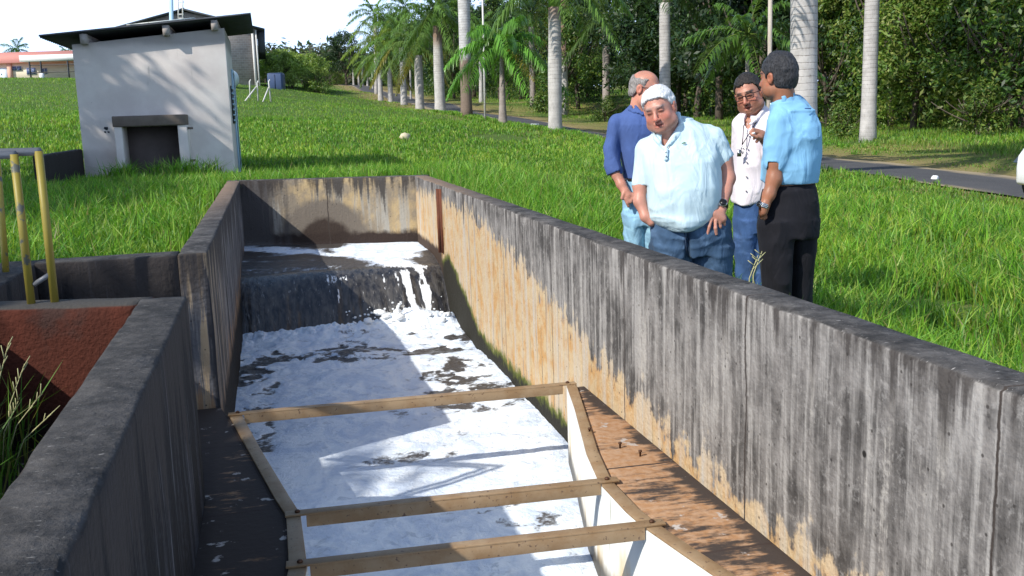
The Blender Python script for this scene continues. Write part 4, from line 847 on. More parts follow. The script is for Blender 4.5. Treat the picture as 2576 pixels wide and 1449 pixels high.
def cream_building():
    D = 131; k = D / 2500; b, az = local_frame(0, 205, D); gz = b[2] - .6; e = empty('cream_building', (b[0], b[1], gz), az); tag(e, 'long low cream building with a faded pink tiled roof on the rise at left', 'building')
    Mc = simple('cream paint', (.70, .60, .45), .85, .08, 1); Mr = simple('faded pink tiles', (.52, .22, .18), .85, .15, 6); Mw = simple('white trim', (.72, .71, .70), .7, .05, 3); Mg = simple('blue-grey glass', (.10, .13, .24), .15, .2, 3); Mp = simple('salmon paint', (.62, .36, .27), .8, .1, 3)
    X = lambda px: px * k; Zp = lambda py: (205 - py) * k + .6
    MB().bx((X(-180), 0, 0), (X(330), 9, Zp(161))).build('wall', Mc, e)
    MB().add([(X(-190), -.7, Zp(162)), (X(340), -.7, Zp(162)), (X(340), 5, Zp(129)), (X(-190), 5, Zp(129)), (X(-190), 10, Zp(162)), (X(340), 10, Zp(162))], [(0, 1, 2, 3), (3, 2, 5, 4), (0, 3, 4), (1, 5, 2), (0, 4, 5, 1)]).build('roof', Mr, e)
    MB().bx((X(24), -.35, 0), (X(34), .01, Zp(161) - .02)).build('pilaster', Mp, e)
    for (a, c, d, f_) in ((34, 58, 169, 181), (68, 92, 174, 191), (105, 120, 176, 191)):
        w = MB().bx((X(a), -.10, Zp(f_)), (X(c), .02, Zp(d))).build('window', Mw, e); m_ = (a + c) / 2
        for u, v in ((a + 1, m_ - .6), (m_ + .6, c - 1)): MB().bx((X(u), -.13, Zp(f_ - 1)), (X(v), -.09, Zp(d + 1))).build('pane', Mg, w)
    d_ = MB().bx((X(4), -.1, 0), (X(22), .02, Zp(173))).build('door', simple('pale blue door', (.62, .72, .80), .6, .05, 2), e); MB().bx((X(6), -.16, 1.4), (X(7.2), -.09, 1.6)).build('handle', Mg, d_)
    MB().bx((X(77), -2.6, Zp(162.5)), (X(330), -.75, Zp(148))).build('canopy', Mw, e)
    for py in (171, 188): MB().bx((X(98), -2.5, Zp(py + 2)), (X(330), -2.3, Zp(py))).build('beam', simple('dark steel beam', (.07, .065, .06), .6), e)
    for px in (98, 125, 190, 260): MB().bx((X(px), -2.6, 0), (X(px + 1.6), -2.3, Zp(163))).build('column', M_ROOF, e)
    MB().lathe([(.28, 0), (.32, .3), (.32, .8), (.2, 1.0)], (X(132), -3.2, .3), 12).build('drum', Mw, e)
cream_building()

# ------------------------------------------------------------------ poles, handrail, stones, litter, car
for (xb, yb, D, xt, yt, r, mt, lab) in ((1220, 299, 50, 1212, -60, .05, M_POST, 'thin white pole leaning slightly in front of the young palm'), (1931, 350, 22.5, 1939, -150, .052, m_bark('stained white post', (.62, .60, .56), (.34, .24, .16), (8, 8, .8)), 'white pole with brown stains right of the man with glasses')):
    b = on_d(xb, yb, D); b[2] = float(height(b[0], b[1])) - .1; t = on_d(xt, yt, D); o = MB().tube([b, b * .5 + t * .5 + [.02, 0, 0], t], [r, r * .95, r * .85], 10).build('pole', mt, smooth=True); tag(o, lab, 'pole', 'slim poles among the palms')
def m_yellow():
    g = G('chipped yellow paint on galvanised pipe', .5, .4); p = g.pos(); a = g.noise(p, 13, 5, .6); b_ = g.noise(g.map(p, (3, 3, 3)), 2.7, 2)
    c = g.mix(g.noise(p, 6, 4), (.30, .23, .025), (.22, .18, .04)); c = g.mix(g.ss(a, .58, .64), c, (.09, .095, .08)); g.col(c); return g.m
M_YEL = m_yellow(); M_GREYP = simple('grey pipe', (.17, .175, .19), .45, .25, 12, metal=.2); M_TAPE = simple('blue-grey tape', (.16, .22, .34), .5, .1, 10)
def handrail():
    Y_ = 4.46; e = empty('handrail', (-1.0, Y_, TZ)); tag(e, 'yellow pipe handrail with grey top bars beside the pit', 'handrail')
    inv = Matrix.Translation(e.location).inverted()
    def put(mb, n, m_): q = mb.build(n, m_, e, smooth=True); q.matrix_parent_inverse = inv; return q
    r = .0165
    for (bx_, by, tx, ty, tape) in ((78, 757, 35, 388, (560,)), (137, 752, 97, 380, (400, 505, 745))):
        b = on_y(bx_, by, Y_); t = on_y(tx, ty, Y_); b[2] = TZ - .02; q = put(MB().tube([b, t], r, 14), 'post', M_YEL); nv = (t - b) / np.linalg.norm(t - b)
        for ty_ in tape: u = (by - ty_) / (by - ty); c = b + (t - b) * u; q2 = MB().tube([c - nv * .014, c + nv * .014], r + .0015, 14).build('tape_band', M_TAPE, q, smooth=True); q2.matrix_parent_inverse = inv
        # top bar runs away to the left
        far = on_y(-150, 392 if bx_ < 100 else 380, Y_ + .0); far = np.array([t[0] - .9, t[1] + .45, t[2] + .0]); put(MB().tube([t + [.004, 0, -.002], far], r * 1.02, 14), 'top_bar', M_GREYP)
    a = on_y(85, 716, Y_); c = on_y(131, 687, Y_); put(MB().tube([a, c], .011, 10), 'rung', M_GREYP)
    b = on_z(15, 684, TZ); t = np.array(on_y(-8, 395, b[1])); put(MB().tube([b, t], r, 14), 'post', M_YEL)
handrail()
def rock(px, py, D, w, h, mat, name, label, cat, seed, group=None):
    c = on_d(px, py, D); r = np.random.default_rng(seed); V = []; F = []; n1, n2 = 8, 14
    for i in range(n1 + 1):
        for k in range(n2): th = math.pi * i / n1; ph = 2 * math.pi * k / n2; q = np.array([math.sin(th) * math.cos(ph), math.sin(th) * math.sin(ph), math.cos(th)]); s_ = 1 + .35 * float(vnoise(q[None], 1.7, seed)[0]); V.append(q * s_ * [w / 2, w / 2.6, h / 2])
    for i in range(n1):
        for k in range(n2): F.append((i * n2 + k, (i + 1) * n2 + k, (i + 1) * n2 + (k + 1) % n2, i * n2 + (k + 1) % n2))
    o = MB().add(V, F).build(name, mat, smooth=True); o.location = (c[0], c[1], float(height(c[0], c[1])) + h * .32); return tag(o, label, cat, group)
M_STONE = simple('pale yellowish stone', (.62, .53, .36), .9, .25, 6, bump=.5); M_LIT = simple('white plastic litter', (.8, .8, .8), .5, .1, 8)
rock(1017, 311, 30, .34, .27, M_STONE, 'stone', 'pale rounded stone lying in the meadow before the palm row', 'stone', 4)
rock(2352, 421, 19, .16, .16, M_LIT, 'litter', 'scrap of white litter on the verge right of the lone palm', 'litter', 6, 'litter on the verges')
rock(1345, 299, 48, .45, .16, M_LIT, 'litter', 'white scrap at the road edge behind the young palm', 'litter', 9, 'litter on the verges')
rock(1165, 290, 56, .4, .14, M_LIT, 'litter', 'whitish scrap on the road edge behind the palms', 'litter', 11, 'litter on the verges')
def car():
    """a white hatchback parked on the near side of the road; only its nose reaches into the picture"""
    nose = on_d(2553, 505, 13.2) + np.array([.95, .5, 0]); gz = float(height(nose[0], nose[1])) + .04; az = math.atan2(-.12, 1.)
    e = empty('parked_car', (nose[0], nose[1] + .15, gz), az); tag(e, 'white car cut off by the right edge, only its nose and front wheel arch showing', 'car')
    Mw = simple('white car paint', (.80, .80, .80), .25, .02, 2, .5); Mk = simple('black rubber', (.02, .02, .02), .7); Mg = simple('tinted glass', (.03, .035, .04), .08, .1, 2, .6)
    prof = [(0.02, .30), (0, .55), (.06, .72), (.25, .82), (1.05, .98), (1.75, 1.46), (3.0, 1.50), (3.75, 1.12), (3.95, .95), (4.0, .45), (3.9, .25)]
    arch = lambda cx: [(cx + .36 * math.cos(a), .30 + .36 * math.sin(a)) for a in np.linspace(0, math.pi, 11)]
    bot = [(3.9, .25)] + arch(3.2) + arch(.58) + [(.02, .3)]; poly = prof[:-1] + bot[:-1]
    hw = .84; V = []; n = len(poly)
    for s_, ins in ((-1, .0), (1, .0)):
        for (x, z) in poly: t = .10 * max(0, (z - .9)) / .6 + (.22 * (max(0, .35 - x) / .35) ** 2); V.append((x, s_ * (hw - t * 1.3), z))
    F = [tuple(range(n)), tuple(range(2 * n - 1, n - 1, -1))] + [(i, n + i, n + (i + 1) % n, (i + 1) % n) for i in range(n)]
    MB().add(V, F).build('body', Mw, e, bevel=.05)
    for s_ in (-1, 1):
        MB().add([(1.12, s_ * .80, .98), (1.78, s_ * .745, 1.40), (2.9, s_ * .74, 1.43), (3.45, s_ * .79, 1.05)], [(0, 1, 2, 3) if s_ < 0 else (3, 2, 1, 0)]).build('side_window', Mg, e)
        for cx in (.58, 3.2):
            w = MB().tube([(cx, s_ * .62, .30), (cx, s_ * .83, .30)], .30, 24).build('wheel', Mk, e); MB().tube([(cx, s_ * .82, .30), (cx, s_ * .84, .30)], .19, 20).build('rim', M_GREYP, w)
        MB().add([(.03, s_ * .5, .62), (.05, s_ * .72, .62), (.2, s_ * .74, .76), (.14, s_ * .5, .76)], [(0, 1, 2, 3) if s_ > 0 else (3, 2, 1, 0)]).build('headlight', Mg, e)
    MB().add([(1.07, -.70, 1.0), (1.07, .70, 1.0), (1.74, .62, 1.45), (1.74, -.62, 1.45)], [(0, 1, 2, 3)]).build('windscreen', Mg, e)
car()
# ------------------------------------------------------------------ people: signed-distance bodies and clothes, meshed by surface nets
class Field:
    def __init__(s, lo, hi, h):
        s.lo = np.array(lo, float); s.h = h; s.n = np.ceil((np.array(hi) - s.lo) / h).astype(int) + 1
        s.D = np.full(s.n, .2, np.float32)
    def _sub(s, lo, hi):
        a = np.clip(np.floor((np.array(lo) - s.lo) / s.h).astype(int), 0, s.n); b = np.clip(np.ceil((np.array(hi) - s.lo) / s.h).astype(int) + 1, 0, s.n)
        if np.any(b <= a): return None, None
        ax = [s.lo[i] + s.h * np.arange(a[i], b[i]) for i in range(3)]
        return tuple(slice(a[i], b[i]) for i in range(3)), np.stack(np.meshgrid(*ax, indexing='ij'), -1).astype(np.float32)
    def add(s, f, lo, hi, k=.02, m=.06):
        sl, P = s._sub(np.array(lo) - m, np.array(hi) + m)
        if sl is None: return s
        d = f(P); A = s.D[sl]; k = max(k, 1e-5); h = np.maximum(k - np.abs(A - d), 0) / k; s.D[sl] = np.minimum(A, d) - h * h * k * .25; return s
    def cut(s, f, lo, hi, k=.01, m=.02):
        sl, P = s._sub(np.array(lo) - m, np.array(hi) + m)
        if sl is None: return s
        d = -f(P); A = s.D[sl]; k = max(k, 1e-5); h = np.maximum(k - np.abs(A - d), 0) / k; s.D[sl] = np.maximum(A, d) + h * h * k * .25; return s
    def warp(s, f):
        sel = np.argwhere(np.abs(s.D) < .04); P = s.lo + sel * s.h; s.D[tuple(sel.T)] += f(P).astype(np.float32); return s
    def cone(s, a, ra, b, rb, k=.02, sq=(1, 1, 1)):
        a = np.array(a, float); b = np.array(b, float); sq = np.array(sq)
        def f(P):
            q = (P - a) / sq; ab = (b - a) / sq; t = np.clip((q @ ab) / (ab @ ab + 1e-12), 0, 1); return np.linalg.norm(q - t[..., None] * ab, axis=-1) - (ra + (rb - ra) * t)
        r = max(ra, rb) * max(1, sq.max()); return s.add(f, np.minimum(a, b) - r, np.maximum(a, b) + r, k)
    def chain(s, pts, k=.02):
        for (a, ra), (b, rb) in zip(pts[:-1], pts[1:]): s.cone(a, ra, b, rb, k)
        return s
    def ell(s, c, r, R=None, k=.02, cut=False):
        c = np.array(c, float); r = np.array(r, float)
        def f(P):
            q = P - c
            if R is not None: q = q @ R
            k0 = np.linalg.norm(q / r, axis=-1); k1 = np.linalg.norm(q / r ** 2, axis=-1) + 1e-9; return k0 * (k0 - 1) / k1
        m = r.max(); return (s.cut if cut else s.add)(f, c - m, c + m, k)
    def loft(s, L, k=.02, ex=2.3, cap=True):
        """L rows: (b, aL, aR, c_centre, half_depth), b ascending"""
        L = np.array(sorted(L), float); lo = [L[:, 1].min(), L[0, 0], (L[:, 3] - L[:, 4]).min()]; hi = [L[:, 2].max(), L[-1, 0], (L[:, 3] + L[:, 4]).max()]
        def f(P):
            b = P[..., 1]; I = lambda j: np.interp(b, L[:, 0], L[:, j]); aL, aR, cc, hd = I(1), I(2), I(3), I(4); w = (aR - aL) / 2
            q = (np.abs((P[..., 0] - (aL + aR) / 2) / w) ** ex + np.abs((P[..., 2] - cc) / hd) ** ex) ** (1 / ex); d = (q - 1) * np.minimum(w, hd)
            return np.maximum(d, np.maximum(b - L[-1, 0], L[0, 0] - b))
        return s.add(f, lo, hi, k)
    def snap(s): o = Field.__new__(Field); o.lo, o.h, o.n, o.D = s.lo, s.h, s.n, s.D.copy(); return o
    def cover(s, o, b0, b1, off=.008, k=.015):
        """let this garment also enclose the covered part of the body, heights b0..b1"""
        def f(P):
            q = (P - o.lo) / o.h; i = np.clip(np.floor(q).astype(int), 0, o.n - 2); t = np.clip(q - i, 0, 1); r = 0
            for a in (0, 1):
                for b in (0, 1):
                    for c in (0, 1): r = r + o.D[i[..., 0] + a, i[..., 1] + b, i[..., 2] + c] * (t[..., 0] if a else 1 - t[..., 0]) * (t[..., 1] if b else 1 - t[..., 1]) * (t[..., 2] if c else 1 - t[..., 2])
            return np.maximum(r - off, np.maximum(P[..., 1] - b1, b0 - P[..., 1]))
        lo = np.maximum(s.lo, o.lo); hi = np.minimum(s.lo + s.h * s.n, o.lo + o.h * o.n); lo[1] = max(lo[1], b0); hi[1] = min(hi[1], b1); return s.add(f, lo, hi, k, 0)
    def legs(s, pr, rows):
        for r_ in rows: s.loft(pr.L(r_), .02, 2.2)
        return s
    def half(s, p, n, lo, hi, k=.004):
        """remove everything in the box lying on the +n side of p"""
        p = np.array(p, float); n = np.array(n, float); n /= np.linalg.norm(n); lo = np.array(lo, float); hi = np.array(hi, float)
        def f(P): return np.maximum(-((P - p) @ n), np.max(np.maximum(lo - P, P - hi), -1))
        return s.cut(f, lo, hi, k)
    def nets(s):
        D = s.D; S = D < 0; n = D.shape; cnt = np.zeros(tuple(x - 1 for x in n), np.int8)
        for dx in (0, 1):
            for dy_ in (0, 1):
                for dz in (0, 1): cnt += S[dx:n[0] - 1 + dx, dy_:n[1] - 1 + dy_, dz:n[2] - 1 + dz]
        act = (cnt > 0) & (cnt < 8); cells = np.argwhere(act); idx = np.full(cnt.shape, -1, np.int64); idx[act] = np.arange(len(cells))
        acc = np.zeros((len(cells), 3)); num = np.zeros(len(cells)); cor = np.array([[i, j, k] for i in (0, 1) for j in (0, 1) for k in (0, 1)])
        for a in range(8):
            for b in range(a + 1, 8):
                if np.abs(cor[a] - cor[b]).sum() != 1: continue
                da = D[tuple((cells + cor[a]).T)]; db = D[tuple((cells + cor[b]).T)]; x = (da < 0) != (db < 0); t = np.where(x, da / np.where(x, da - db, 1), 0)
                acc += np.where(x[:, None], cor[a] + (cor[b] - cor[a]) * t[:, None], 0); num += x
        V = s.lo + (cells + acc / num[:, None]) * s.h; Q = []
        for ax in range(3):
            o1, o2 = [(1, 2), (2, 0), (0, 1)][ax]; e = np.zeros(3, int); e[ax] = 1; u = np.zeros(3, int); u[o1] = 1; v = np.zeros(3, int); v[o2] = 1
            A = S[tuple(slice(0, n[i] - e[i]) for i in range(3))]; B = S[tuple(slice(e[i], n[i]) for i in range(3))]; E = np.argwhere(A != B)
            ok = (E[:, o1] > 0) & (E[:, o2] > 0) & (E[:, o1] < n[o1] - 1) & (E[:, o2] < n[o2] - 1); E = E[ok]; ins = A[tuple(E.T)]
            q = np.stack([idx[tuple((E - u - v).T)], idx[tuple((E - v).T)], idx[tuple(E.T)], idx[tuple((E - u).T)]], 1)
            q = np.where(ins[:, None], q, q[:, ::-1]); Q.append(q)
        return V, np.concatenate(Q)

def m_skin():
    g = G('skin', .45, .35); a = g.attr(); p = g.obj(); n_ = g.noise(p, 60, 4); m_ = g.noise(p, 14, 4)
    c = g.mix(g.ss(m_, .3, .7), g.mix(1., a, (.86, .84, .84), 'MULTIPLY'), g.mix(1., a, (1.1, 1.02, 1.0), 'MULTIPLY')); g.col(c); g.b.inputs['Subsurface Weight'].default_value = .12; g.b.inputs['Subsurface Scale'].default_value = .01; g.bump(n_, .12, .002); return g.m
def m_cloth(name, c, rough=.85, var=.12, weave=260, denim=False):
    g = G(name, rough, .15); p = g.obj(); n_ = g.noise(p, 7, 5); w = g.noise(p, weave, 2)
    cc = g.mix(g.ss(n_, .3, .7), tuple(x * (1 - var) for x in c), tuple(min(1, x * (1 + var)) for x in c))
    if denim: cc = g.mix(g.ss(g.noise(g.map(p, (3, .7, 3)), 5, 5), .5, .72, 0, .55), cc, tuple(min(1, x * 2.0 + .03) for x in c))
    wr = g.noise(g.map(p, (1.5, 1.5, .6)), 5.5, 3, .5, 1.0); rd = g.ma('ABSOLUTE', g.ma('SUBTRACT', wr, .5)); g.col(g.mix(g.ss(rd, .05, .0, 0, .12), cc, tuple(x * .6 for x in c))); g.b.inputs['Sheen Weight'].default_value = .04; g.bump(g.ma('ADD', g.ma('MULTIPLY', g.ss(rd, .0, .16), 1.), g.ma('MULTIPLY', w, .03)), .35, .010); return g.m
M_SKIN = m_skin(); M_BLK = simple('black plastic', (.012, .012, .014), .3, .1, 20); M_STEEL = simple('watch steel', (.5, .5, .5), .25, .1, 20, metal=.9); M_EYE = simple('eye', (.02, .015, .012), .15, .05, 20)
M_WHT = simple('eye white', (.45, .42, .40), .3, .05, 20); M_GLS = simple('spectacle lens', (.05, .06, .07), .05, .1, 3, .6)
class Person:
    def __init__(s, D, ang_px, label, skin):
        s.D0 = D; s.o = CAM + HV * D; s.o[2] = 0; s.M = np.stack([RV, [0, 0, 1.], -HV], 1)      # local (right, up, toward camera) -> world
        s.skin = np.array(skin); c = s.W(s.P(*ang_px)); s.e = empty('person', (c[0], c[1], float(height(c[0], c[1])))); s.inv = Matrix.Translation(s.e.location).inverted()
        tag(s.e, label, 'person'); s.gz = float(height(c[0], c[1]))
    def P(s, cx_, cy_, dz=0.):
        """measured crop point -> local coordinates, dz metres nearer the camera than the person's plane"""
        x, y = 1460 + .4520 * cx_, 118.4 + .4520 * cy_; p = on_d(x, y, s.D0 - dz); q = (p - s.o) @ s.M; return np.array([q[0], q[1], dz])
    def W(s, p): return s.o + s.M @ np.array(p)
    def r(s, px): return px * .452 * s.D0 / 2500
    def L(s, rows, dc=0.):
        """silhouette rows (cy, xL, xR, centre, half depth)"""
        o = []
        for cy_, a, b, c, hd in rows: q = s.P(a, cy_, c + dc); o.append((s.P((a + b) / 2, cy_, c + dc)[1], q[0], s.P(b, cy_, c + dc)[0], c + dc, hd))
        return o
    def mesh(s, name, F, mat, attr=None, parent=None, smooth=True):
        V, Q = F.nets()
        if len(V) == 0: return None
        Wv = s.o + V @ s.M.T; me = np_mesh(name, Wv, Q, mat, smooth, attr=attr(V) if attr else None); o = link(name, me, s.e); o.matrix_parent_inverse = s.inv
        if parent is not None: o.parent = parent; o.matrix_parent_inverse = s.inv @ Matrix.Identity(4) if False else Matrix.Identity(4)
        return o
    def solid(s, mb, name, mat, smooth=True, parent=None):
        for i, v in enumerate(mb.V): mb.V[i] = s.o + np.asarray(v) @ s.M.T
        # local frame is right handed the same way as the world one up to the axis swap
        o = mb.build(name, mat, s.e, smooth=smooth); o.matrix_parent_inverse = s.inv; return o
def head_basis(yaw, pitch, roll):
    f = np.array([-math.sin(yaw) * math.cos(pitch), -math.sin(pitch), math.cos(yaw) * math.cos(pitch)]); u = np.array([0, 1., 0]) - f * f[1] * 1.; u /= np.linalg.norm(u)
    x = np.cross(u, f)                                                       # towards image right when facing the camera
    u2 = u * math.cos(roll) - x * math.sin(roll); x2 = x * math.cos(roll) + u * math.sin(roll); return np.stack([x2, f, u2], 1)          # columns: side, forward, up
def add_head(F, C, B, w=1., fat=0., sc=1., mouth=0., brow=0., age=0.):
    H = lambda x, y, z: C + B @ (np.array([x * w, y, z]) * sc); e = lambda c, r, **k: F.ell(H(*c), np.array([r[0] * w, r[1], r[2]]) * sc, B, **k)
    e((0, -.012, .034), (.076, .096, .084), k=.03); e((0, .022, -.028), (.063 + fat * .6, .066, .082), k=.03); e((0, .03, -.078), (.048 + fat, .052, .036 + fat * .5), k=.03); e((0, .068, -.098), (.022, .018, .016), k=.025)
    for q in (-1, 1):
        e((q * .038, .058, -.034), (.024 + fat * .5, .022, .026), k=.02); e((q * (.05 + fat * .8), .02, -.07), (.018 + fat, .034, .03), k=.03)
        e((q * .080, -.006, -.008), (.010, .020, .032), k=.006); e((q * .085, -.010, -.002), (.006, .018, .028), k=.003); e((q * .0875, -.003, -.006), (.004, .009, .014), k=.004, cut=True)
    F.cone(H(-.034, .082, .026), .0115 * sc, H(.034, .082, .026), .0115 * sc, .018)
    for q in (-1, 1):
        e((q * .031, .094, .004), (.015, .013, .0105), k=.012, cut=True); e((q * .031, .0775, .002), (.0145, .012, .0115), k=.004)
        F.cone(H(q * .018, .0845, .0055 - brow * .0), .0035 * sc, H(q * .045, .080, .0035), .003 * sc, .004)   # upper lid
        F.cone(H(q * .02, .083, -.008), .0028 * sc, H(q * .042, .079, -.007), .0025 * sc, .004)
        if age: F.cone(H(q * .022, .0835, -.018), .004 * sc, H(q * .043, .0765, -.016), .0035 * sc, .006)
    F.cone(H(0, .088, .012), .0085 * sc, H(0, .113, -.034), .0125 * sc, .012)
    for q in (-1, 1): e((q * .0135, .101, -.038), (.009, .011, .008), k=.006); e((q * .0075, .108, -.0455), (.0035, .005, .0035), k=.003, cut=True)
    F.cone(H(-.02, .087, -.0625), .0055 * sc, H(.02, .087, -.0625), .0055 * sc, .008); F.cone(H(0, .0935, -.0615), .0065 * sc, H(0, .0935, -.062), .0065 * sc, .01)
    F.cone(H(-.016, .087, -.0765 - mouth), .0062 * sc, H(.016, .087, -.0765 - mouth), .0062 * sc, .008)
    F.cut(lambda P: np.linalg.norm(((P - H(0, .0945, -.0695 - mouth / 2)) @ B) / np.array([.022, .012, .0024 + mouth * .5]), axis=-1) * .0035 - .0035, H(0, .09, -.07) - .04, H(0, .09, -.07) + .04, .003)
    if age:
        for q in (-1, 1):
            F.cut(lambda P, q=q: np.linalg.norm(P - (lambda a, b: a + np.clip(((P - a) @ (b - a)) / ((b - a) @ (b - a)), 0, 1)[..., None] * (b - a))(H(q * .019, .097, -.038), H(q * .034, .083, -.07)), axis=-1) - .0024, H(0, .09, -.05) - .06, H(0, .09, -.05) + .06, .006)
    return H
def skin_attr(pr, C, B, sc=1., w=1., lips=(1.05, .62, .60), hair=None, redf=1.0, brows=None, stub=0.):
    def f(V):
        c = np.repeat(pr.skin[None], len(V), 0) * (1 + .06 * vnoise(V, 22, 3))[:, None]; q = ((V - C) @ B) / sc / np.array([w, 1, 1]); x, y, z = q.T; front = (y > .045) & (np.linalg.norm(q, axis=1) < .16)
        def blend(mask, mul): nonlocal c; c = c * (1 + mask[:, None] * (np.array(mul) - 1))
        g_ = lambda cx, cz, rx, rz: np.exp(-((x - cx) / rx) ** 2 - ((z - cz) / rz) ** 2) * front
        blend(np.clip(g_(.045, -.03, .026, .02) + g_(-.045, -.03, .026, .02) + g_(0, -.033, .016, .018), 0, 1), (1.08, .80 ** redf, .78 ** redf))
        blend(np.clip(1.4 * g_(0, -.0695, .021, .0095), 0, 1), lips); blend(np.clip(g_(0, -.0695, .017, .0035) * 1.6, 0, 1), (.5, .32, .32))
        for s_ in (-1, 1):
            blend(np.clip(1.8 * g_(s_ * .031, .0, .0145, .0045), 0, 1), (.3, .24, .22)); blend(np.clip(g_(s_ * .031, .004, .02, .012), 0, 1), (.72, .62, .6))
            if brows is not None: m_ = np.clip(1.5 * np.exp(-((x - s_ * .033) / .021) ** 4 - ((z - .0245 - .004 * np.cos((x - s_ * .03) * 60)) / .0058) ** 2) * front, 0, 1); c = c * (1 - m_[:, None]) + np.array(brows) * m_[:, None]
        if stub: m_ = np.clip(np.exp(-((z + .085) / .035) ** 2) * (np.linalg.norm(q, axis=1) < .15) * (y > 0), 0, 1) * stub; c = c * (1 - .45 * m_[:, None])
        m_ = ((np.abs(x) > .07) & (y < .03) & (np.abs(z) < .05)).astype(float); blend(m_ * .5, (1.08, .75, .72))
        return np.clip(c, 0, 1)
    return f
def hair_mesh(pr, C, B, mat_col, line, off=.011, sc=1., w=1., top=None, name='hair', h=.005, seed=1, vol=.0):
    F = Field(C - .17, C + .17, h); H = lambda x, y, z: C + B @ (np.array([x * w, y, z]) * sc)
    F.ell(H(0, -.013, .036 + vol * .5), np.array([(.076 + off) * w, .096 + off, .084 + off + vol]) * sc, B, k=.001); F.ell(H(0, -.03, -.02), np.array([(.066 + off) * w, .074 + off, .075]) * sc, B, k=.02)
    ly = [p[0] for p in line]; lz = [p[1] for p in line]
    def cutf(P):
        q = ((P - C) @ B) / sc; z0 = np.interp(q[..., 1], ly, lz) + .005 * vnoise(q, 90, seed); d = q[..., 2] - z0
        if top is not None: d = np.minimum(d, top(q))
        return d * .8
    F.cut(cutf, C - .17, C + .17, .004)
    F.warp(lambda P: .0035 * vnoise(((P - C) @ B) * [1, .3, .5], 110, seed) + .005 * vnoise(P, 26, seed + 1))
    m_ = Matrix.Identity(4); o = pr.mesh(name, F, mat_col); return o
def m_hair(name, a, b):
    g = G(name, .5, .35); p = g.obj(); n_ = g.noise(g.map(p, (60, 60, 22)), 2, 5, .7); g.col(g.mix(g.ss(n_, .35, .65), a, b)); g.bump(n_, .9, .01); return g.m
def folds(seed, amp, sc, aniso=(1, 1, 1), region=None):
    an = np.array(aniso)
    def f(P):
        q = P * an + .05 * np.stack([vnoise(P, 6, seed + 5), vnoise(P, 6, seed + 6), vnoise(P, 6, seed + 7)], -1); n_ = vnoise(q, sc, seed); d = -(1 - np.abs(n_)) ** 3 * amp + amp * .35 + .3 * amp * vnoise(q, sc * 2.3, seed + 2)
        return d if region is None else d * region(P)
    return f
def ring(c, n, r1, r2, up, m=28):
    c = np.array(c, float); n = np.array(n, float); n /= np.linalg.norm(n); a = np.cross(n, up); a /= np.linalg.norm(a); b = np.cross(n, a); return [c + r1 * math.cos(t) * a + r2 * math.sin(t) * b for t in np.linspace(0, 2 * math.pi, m, endpoint=False)]
def watch(pr, c, axis, r, face_dir, rad_=.021):
    c = np.array(c, float); axis = np.array(axis, float) / np.linalg.norm(axis); fd = np.array(face_dir, float); fd -= axis * (fd @ axis); fd /= np.linalg.norm(fd)
    b = pr.solid(MB().tube(ring(c, axis, r, r, fd), .0075, 8, closed=True).tube(ring(c + axis * .008, axis, r, r, fd), .006, 8, closed=True).tube(ring(c - axis * .008, axis, r, r, fd), .006, 8, closed=True), 'watch', M_BLK if rad_ > .02 else M_STEEL)
    p = c + fd * (r + .001); q = pr.solid(MB().tube([p, p + fd * .011], [rad_, rad_], 20), 'watch_case', M_STEEL); pr.solid(MB().tube([p + fd * .011, p + fd * .0125], [rad_ * .82] * 2, 20), 'watch_dial', M_BLK)
def shoes(pr, feet, col):
    M = simple('dark leather shoe', col, .4, .1, 8)
    for (x, z) in feet:
        F = Field((x - .09, pr.gz - .03, z - .16), (x + .09, pr.gz + .14, z + .26), .008); F.ell((x, pr.gz + .03, z + .07), (.045, .045, .13), k=.02); F.ell((x, pr.gz + .06, z - .02), (.045, .06, .06), k=.02); F.half((x, pr.gz, z), (0, -1, 0), (x - .1, pr.gz - .05, z - .2), (x + .1, pr.gz, z + .3)); pr.mesh('shoe', F, M)
def hand(F, pr, wrist, palm, pr_w, fingers, thumb, r=.0088):
    """wrist (p,r), palm centre+radius chain, fingers = list of joint chains in local coordinates"""
    F.cone(wrist[0], wrist[1], palm[0], palm[1], .015, sq=pr_w); 
    for i, ch in enumerate(fingers):
        rr = r * (1, 1.04, .98, .86)[i % 4]
        for a, b in zip(ch[:-1], ch[1:]): F.cone(a, rr, b, rr * .92, .004)
    for a, b in zip(thumb[:-1], thumb[1:]): F.cone(a, r * 1.2, b, r * 1.05, .006)

